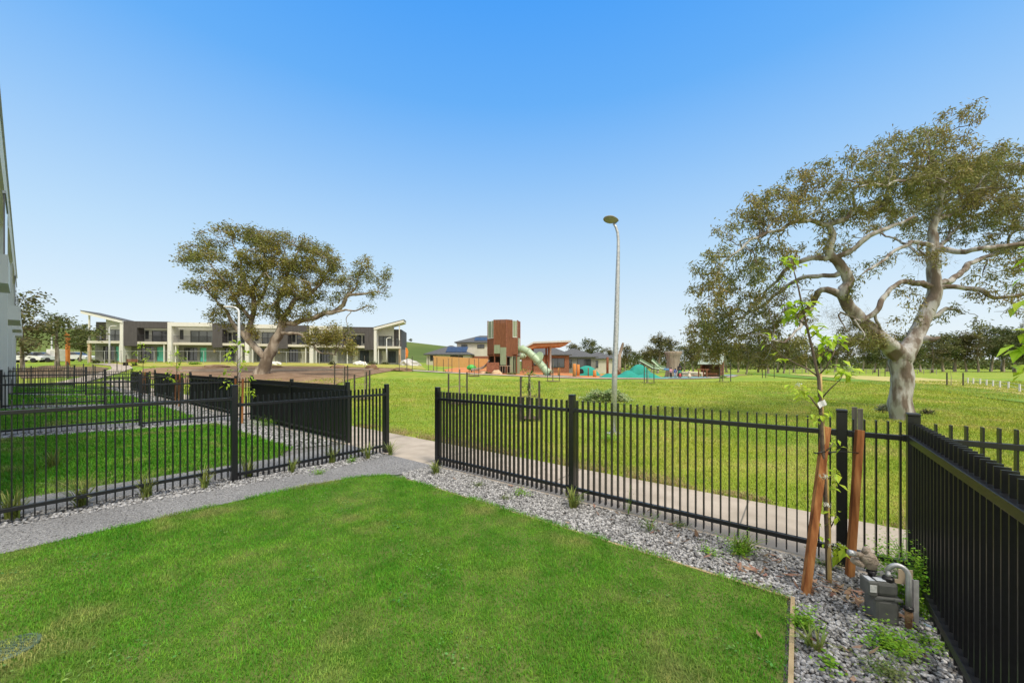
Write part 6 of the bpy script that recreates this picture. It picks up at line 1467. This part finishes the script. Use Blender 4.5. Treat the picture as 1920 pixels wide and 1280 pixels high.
# ------------------------------------------------------------------ people
m_skin = mat("skin", (.32, .19, .12), (.36, .22, .15), rough=.6); m_hair = mat("black_hair", (.012, .010, .010), (.02, .017, .015), rough=.5)
def person(x, d, h, top, bottom, label, rz=0.0, crouch=0.0, head_cover=None, dress=False, bag=None, y=None):
    c = at(x, d); c.z += .06; t = thing("person", label, "person", c, rz); s = h / 1.7
    J = {'p': (0, 0, .92), 'c': (0, 0, 1.22), 'n': (0, 0, 1.42), 'h': (0, -.02, 1.54), 'ht': (0, -.01, 1.66), 'ls': (.18, 0, 1.38), 'le': (.25, .03, 1.10), 'lw': (.24, -.08, .87), 'lh': (.24, -.12, .78), 'rs': (-.18, 0, 1.38), 're': (-.25, .03, 1.10), 'rw': (-.24, -.08, .87), 'rh': (-.24, -.12, .78),
         'lk': (.10, -.03, .50), 'la': (.11, .02, .08), 'lf': (.12, -.12, .03), 'rk': (-.10, -.02, .50), 'ra': (-.11, .06, .08), 'rf': (-.12, -.08, .03)}
    if crouch:
        for k in J: 
            a = J[k]
            if k[-1] in 'afk' and len(k) == 2 and k[0] in 'lr': continue
            J[k] = (a[0], a[1] - .0, a[2] - crouch)
        J['lk'] = (.14, -.32, .42); J['rk'] = (-.14, -.32, .42)
    Rd = {'p': .135, 'c': .14, 'n': .055, 'h': .10, 'ht': .085, 'ls': .065, 'le': .042, 'lw': .03, 'lh': .035, 'rs': .065, 're': .042, 'rw': .03, 'rh': .035, 'lk': .062, 'la': .042, 'lf': .038, 'rk': .062, 'ra': .042, 'rf': .038}
    E = [('p', 'c'), ('c', 'n'), ('n', 'h'), ('h', 'ht'), ('c', 'ls'), ('ls', 'le'), ('le', 'lw'), ('lw', 'lh'), ('c', 'rs'), ('rs', 're'), ('re', 'rw'), ('rw', 'rh'), ('p', 'lk'), ('lk', 'la'), ('la', 'lf'), ('p', 'rk'), ('rk', 'ra'), ('ra', 'rf')]
    ks = list(J); me = bpy.data.meshes.new("body"); me.from_pydata([tuple(v * s for v in J[k]) for k in ks], [(ks.index(a), ks.index(b)) for a, b in E], []); me.materials.append(m_skin)
    o = bpy.data.objects.new("body", me); COL.objects.link(o); o.parent = t
    md = o.modifiers.new("skin", 'SKIN')
    for k, v in zip(ks, me.skin_vertices[0].data): v.radius = (Rd[k] * s, Rd[k] * s); v.use_root = (k == 'p')
    o.modifiers.new("sub", 'SUBSURF').levels = 1
    zc = -crouch
    mb = MB(); mb.lathe([(.17 * s, (.80 + zc) * s), (.185 * s, (.95 + zc) * s), (.165 * s, (1.1 + zc) * s), (.20 * s, (1.33 + zc) * s), (.15 * s, (1.42 + zc) * s), (.06 * s, (1.45 + zc) * s)], 14, Matrix.Diagonal((1, .72, 1, 1))); mb.build("shirt", top, t, True)
    for sg in ('l', 'r'):
        mb = MB(); mb.tube([Vector(J[sg + 's']) * s, Vector(J[sg + 'e']) * s, Vector(J[sg + 'w']) * s], [.075 * s, .055 * s, .045 * s], 10); mb.build("sleeve", top, t, True)
    if dress:
        mb = MB(); mb.lathe([(.30 * s, max(.06, .18 + zc) * s), (.24 * s, max(.35, .5 + zc * .8) * s), (.17 * s, (.92 + zc) * s)], 16, Matrix.Diagonal((1, .8, 1, 1))); mb.build("skirt", bottom, t, True)
    else:
        for sg in ('l', 'r'):
            mb = MB(); mb.tube([Vector((J['p'][0] + (.07 if sg == 'l' else -.07), 0, J['p'][2])) * s, Vector(J[sg + 'k']) * s, Vector(J[sg + 'a']) * s], [.12 * s, .08 * s, .06 * s], 10); mb.build("trouser_leg", bottom, t, True)
    bm = bmesh.new(); bmesh.ops.create_uvsphere(bm, u_segments=14, v_segments=10, radius=1)
    hz = (1.575 + zc) * s
    for v in bm.verts: v.co = Vector((v.co.x * .108 * s, v.co.y * .125 * s + .02 * s, hz + v.co.z * .135 * s + (-.06 * s if v.co.y > .3 and v.co.z < 0 else 0)))
    mb = MB(); bm.verts.index_update(); mb.add([tuple(v.co) for v in bm.verts], [[v.index for v in f.verts] for f in bm.faces if not (f.calc_center_median().y < -.02 * s and f.calc_center_median().z < hz + .03 * s)]); bm.free(); mb.build("head_scarf" if head_cover else "hair", head_cover or m_hair, t, True)
    if bag: mb = MB(); mb.box(-.15 * s, .15 * s, .14 * s, .27 * s, .98 * s, 1.36 * s, bev=.04); mb.build("backpack", bag, t)
    return t
m_pink = mat("pink_cloth", (.62, .30, .34), (.68, .36, .40)); m_blue = mat("blue_cloth", (.03, .07, .28), (.05, .10, .34)); m_jean = mat("pale_denim", (.28, .36, .46), (.34, .42, .52)); m_blk = mat("black_cloth", (.012, .012, .014), (.02, .02, .022)); m_red = mat("red_cloth", (.38, .05, .05), (.44, .08, .07)); m_crm = mat("cream_cloth", (.62, .52, .40), (.68, .58, .46)); m_tg = mat("green_bag", (.03, .22, .14), (.04, .28, .18))
person(1258, 44.2, 1.2, m_pink, m_blk, "child in a pink top and dark trousers walking in the playground", R(200))
person(1266, 43.4, 1.12, m_blue, m_jean, "child in a blue top and pale jeans beside the adult in black", R(190))
person(1274.5, 43.8, 1.68, m_blk, m_blk, "adult in long black clothes and head scarf with a green backpack", R(170), head_cover=m_blk, dress=True, bag=None)
person(1275, 43.0, 1.0, m_tg, m_red, "small child in a green top and red skirt close before the adult in black", R(180), dress=True)
person(1292.5, 43.5, 1.15, m_crm, m_crm, "child in cream clothes crouching right of the others", R(150), crouch=.22, dress=True)

# ------------------------------------------------------------------ young staked trees
m_dstake = mat("dark_stake", (.045, .038, .034), (.085, .072, .06), scale=8, rough=.85)
def staked(x, d, dx, label, n=3, hgt=1.35, crown=0, mul=True, htree=2.0):
    c = at(x, d); t = thing("staked_sapling", label, "young tree", c, 0, "young park trees between dark stakes"); k = d / F
    for i in range(n):
        u = (i / (n - 1) - .5) * 2 if n > 1 else 0; X = u * dx * k; Y = .25 * (1 if i % 2 else -1)
        mb = MB(); mb.box(X - .028, X + .028, Y - .028, Y + .028, -.12, hgt + .1 * math.sin(x + i * 2)); mb.build("stake", m_dstake, t)
    mb = MB(); zt = hgt * .55; mb.tube([(-dx * k, -.25, zt), (0, .25, zt), (dx * k, -.25, zt)], .012, 4); mb.build("tie", m_timber, t)
    mb = MB(); mb.tube([(0, 0, -.1), (.03, 0, htree * .5), (.0, .02, htree)], [.022, .016, .006], 5); mb.build("trunk", m_bark2, t)
    if crown:
        P = []
        for _ in range(crown):
            z = htree * rng.uniform(.35, 1.05); P += leaf_cluster((rng.normal(0, .17), rng.normal(0, .17), z), .05, 1, .12)
        soup("crown", np.array(P), 4, m_weedd, t)
    if mul:
        r = dx * k * 1.35; o = drape("mulch_ring", [(c.x + r * math.cos(a) * (1 + .12 * math.sin(a * 3 + x)), c.y + r * .9 * math.sin(a)) for a in np.linspace(0, 2 * math.pi, 18)[:-1]], m_mulch, .045, max(.3, r * .6), zfun=lambda X, Y: .05 * np.clip(1 - ((X - c.x) ** 2 + (Y - c.y) ** 2) / r ** 2, 0, 1))
staked(860, 15.0, 17, "three dark stakes round a thin young tree just right of the gate gap", crown=0, hgt=1.30)
staked(993, 10.9, 17, "dark stakes with a weeping leafy young tree behind the middle of the front fence", crown=70, hgt=1.22, htree=1.45)
staked(889, 40, 9, "dark stakes round a young tree in front of the green play pod", hgt=1.9)
staked(1037, 33, 11, "dark stakes round a young tree in front of the tube slide mouth", hgt=1.75)
staked(1215, 31, 9, "dark stakes round a young tree in front of the teal mounds", hgt=1.5, htree=1.3)
staked(1357, 33.5, 10, "tall dark stakes round a young tree before the timber hut", hgt=1.7, htree=3.2)
staked(1438, 46, 11, "dark stakes round a thin young tree left of the lime sapling", hgt=1.9, mul=False, htree=3.0)
staked(683, 17, 14, "dark stakes standing just left of the gate post beyond the path", n=3, hgt=1.25)
staked(643, 24, 12, "dark stakes with a pale tie behind the dark end on fence", n=3, hgt=1.55)
staked(812, 47.5, 8, "dark stakes by the playground path, left of the pod", hgt=1.8)
staked(840, 46, 8, "dark stakes between path and orange softfall", hgt=1.7)
staked(762, 45, 12, "dark stakes on the low heap at the path's left end", hgt=1.9, mul=False)
staked(1783, 27, 15, "dark stakes in the dry strip by the white post fence", hgt=.95, mul=False, htree=1.2)
staked(1650, 52, 6, "thin stakes at the edge of the dry strip left of the gum trunk", hgt=1.1, mul=False, htree=1.5)
staked(172, 31, 9, "dark stakes beside the curved pale path at left", hgt=1.35, mul=False)
staked(46, 27, 4, "dark stakes close beside the pale building's corner", n=2, hgt=1.5, mul=False)
staked(122, 33, 10, "dark stakes round a young tree below the orange pole", hgt=1.5, mul=False)
staked(228, 40, 4, "single dark stake pair on the verge left of the bench", n=2, hgt=1.9, mul=False)
# lime young trees in the neighbouring front gardens
def yard_tree(a, b, h, label, seed, stk=True):
    x, y = ab(a, b); c = Vector((x, y, g1(x, y))); rs = np.random.default_rng(seed); t = thing("young_sapling", label, "tree", c, 0, "lime saplings in the front gardens")
    mb = MB(); mb.tube([(0, 0, -.05), (.02, 0, h * .4), (-.02, .02, h * .75), (.01, 0, h)], [.016, .013, .009, .003], 6)
    V = []
    for k in range(11):
        z = h * (.35 + .62 * k / 10); az = k * 2.4; rr = h * .17 * (1 - .6 * k / 10); tip = (math.cos(az) * rr, math.sin(az) * rr, z + .12)
        mb.tube([(0, 0, z - .1), tip], [.006, .002], 4); V += leaf_cluster(tip, .055, 12, .12, rr=rs)
    mb.build("trunk", MATS["sapling_bark"], t, True); soup("foliage", np.array(V), 4, m_sapleaf, t)
    if stk:
        for i, s in enumerate((-.28, .28)):
            xx, yy = ab(a + s, b + .02); stake((xx, yy, g1(xx, yy)), (xx + .02, yy, g1(xx, yy) + 1.2), f"timber stake on the {'right' if i == 0 else 'left'} of the {label.split(',')[0]}", "stakes in the front gardens", .045)
yard_tree(11.9, 3.45, 2.1, "slender lime sapling behind the left fence, before the big gum", 1)
yard_tree(18.5, 3.45, 2.0, "short lime sapling in the second yard, left of the lamp", 2)
yard_tree(25.1, 3.45, 2.5, "bushy lime sapling in the third yard, below the charcoal townhouse", 3)
# white post fence at far right
tops_ = [(1912, 736.5), (1891, 730), (1875, 728), (1862, 726), (1850, 724), (1838, 722), (1825, 720.5), (1815, 719.5), (1806, 718.5), (1925, 740)]
c0 = gp(1912, 736.5); t = thing("white_post_fence", "low white post fence running along the dry strip at the far right", "fence", c0)
P = sorted([gp(x, y) for x, y in tops_], key=lambda v: v.y)
for p in P: q = p - c0; mb = MB(); mb.box(q.x - .03, q.x + .03, q.y - .03, q.y + .03, q.z - .1, q.z + .50); mb.build("post", m_white, t)
for zz in (.46, .25): mb = MB(); mb.tube([p - c0 + Vector((0, 0, zz)) for p in P], .008, 4); mb.build("wire", m_galv, t)
# paddock fence along the tree line
for (xa, xb, d, lb) in ((1480, 1760, 74, "dark post and wire paddock fence before the far tree line"),):
    c0 = at(xa, d); t = thing("paddock_fence", lb, "fence", c0); pts = [at(x, d) for x in range(xa, xb, 12)]
    for p in pts: q = p - c0; mb = MB(); mb.tube([(q.x, q.y, q.z - .1), (q.x, q.y, q.z + 1.15)], .05, 5); mb.build("post", m_bark2, t)
    mb = MB(); mb.tube([p - c0 + Vector((0, 0, 1.0)) for p in pts], .012, 4); mb.build("wire", m_galv, t)
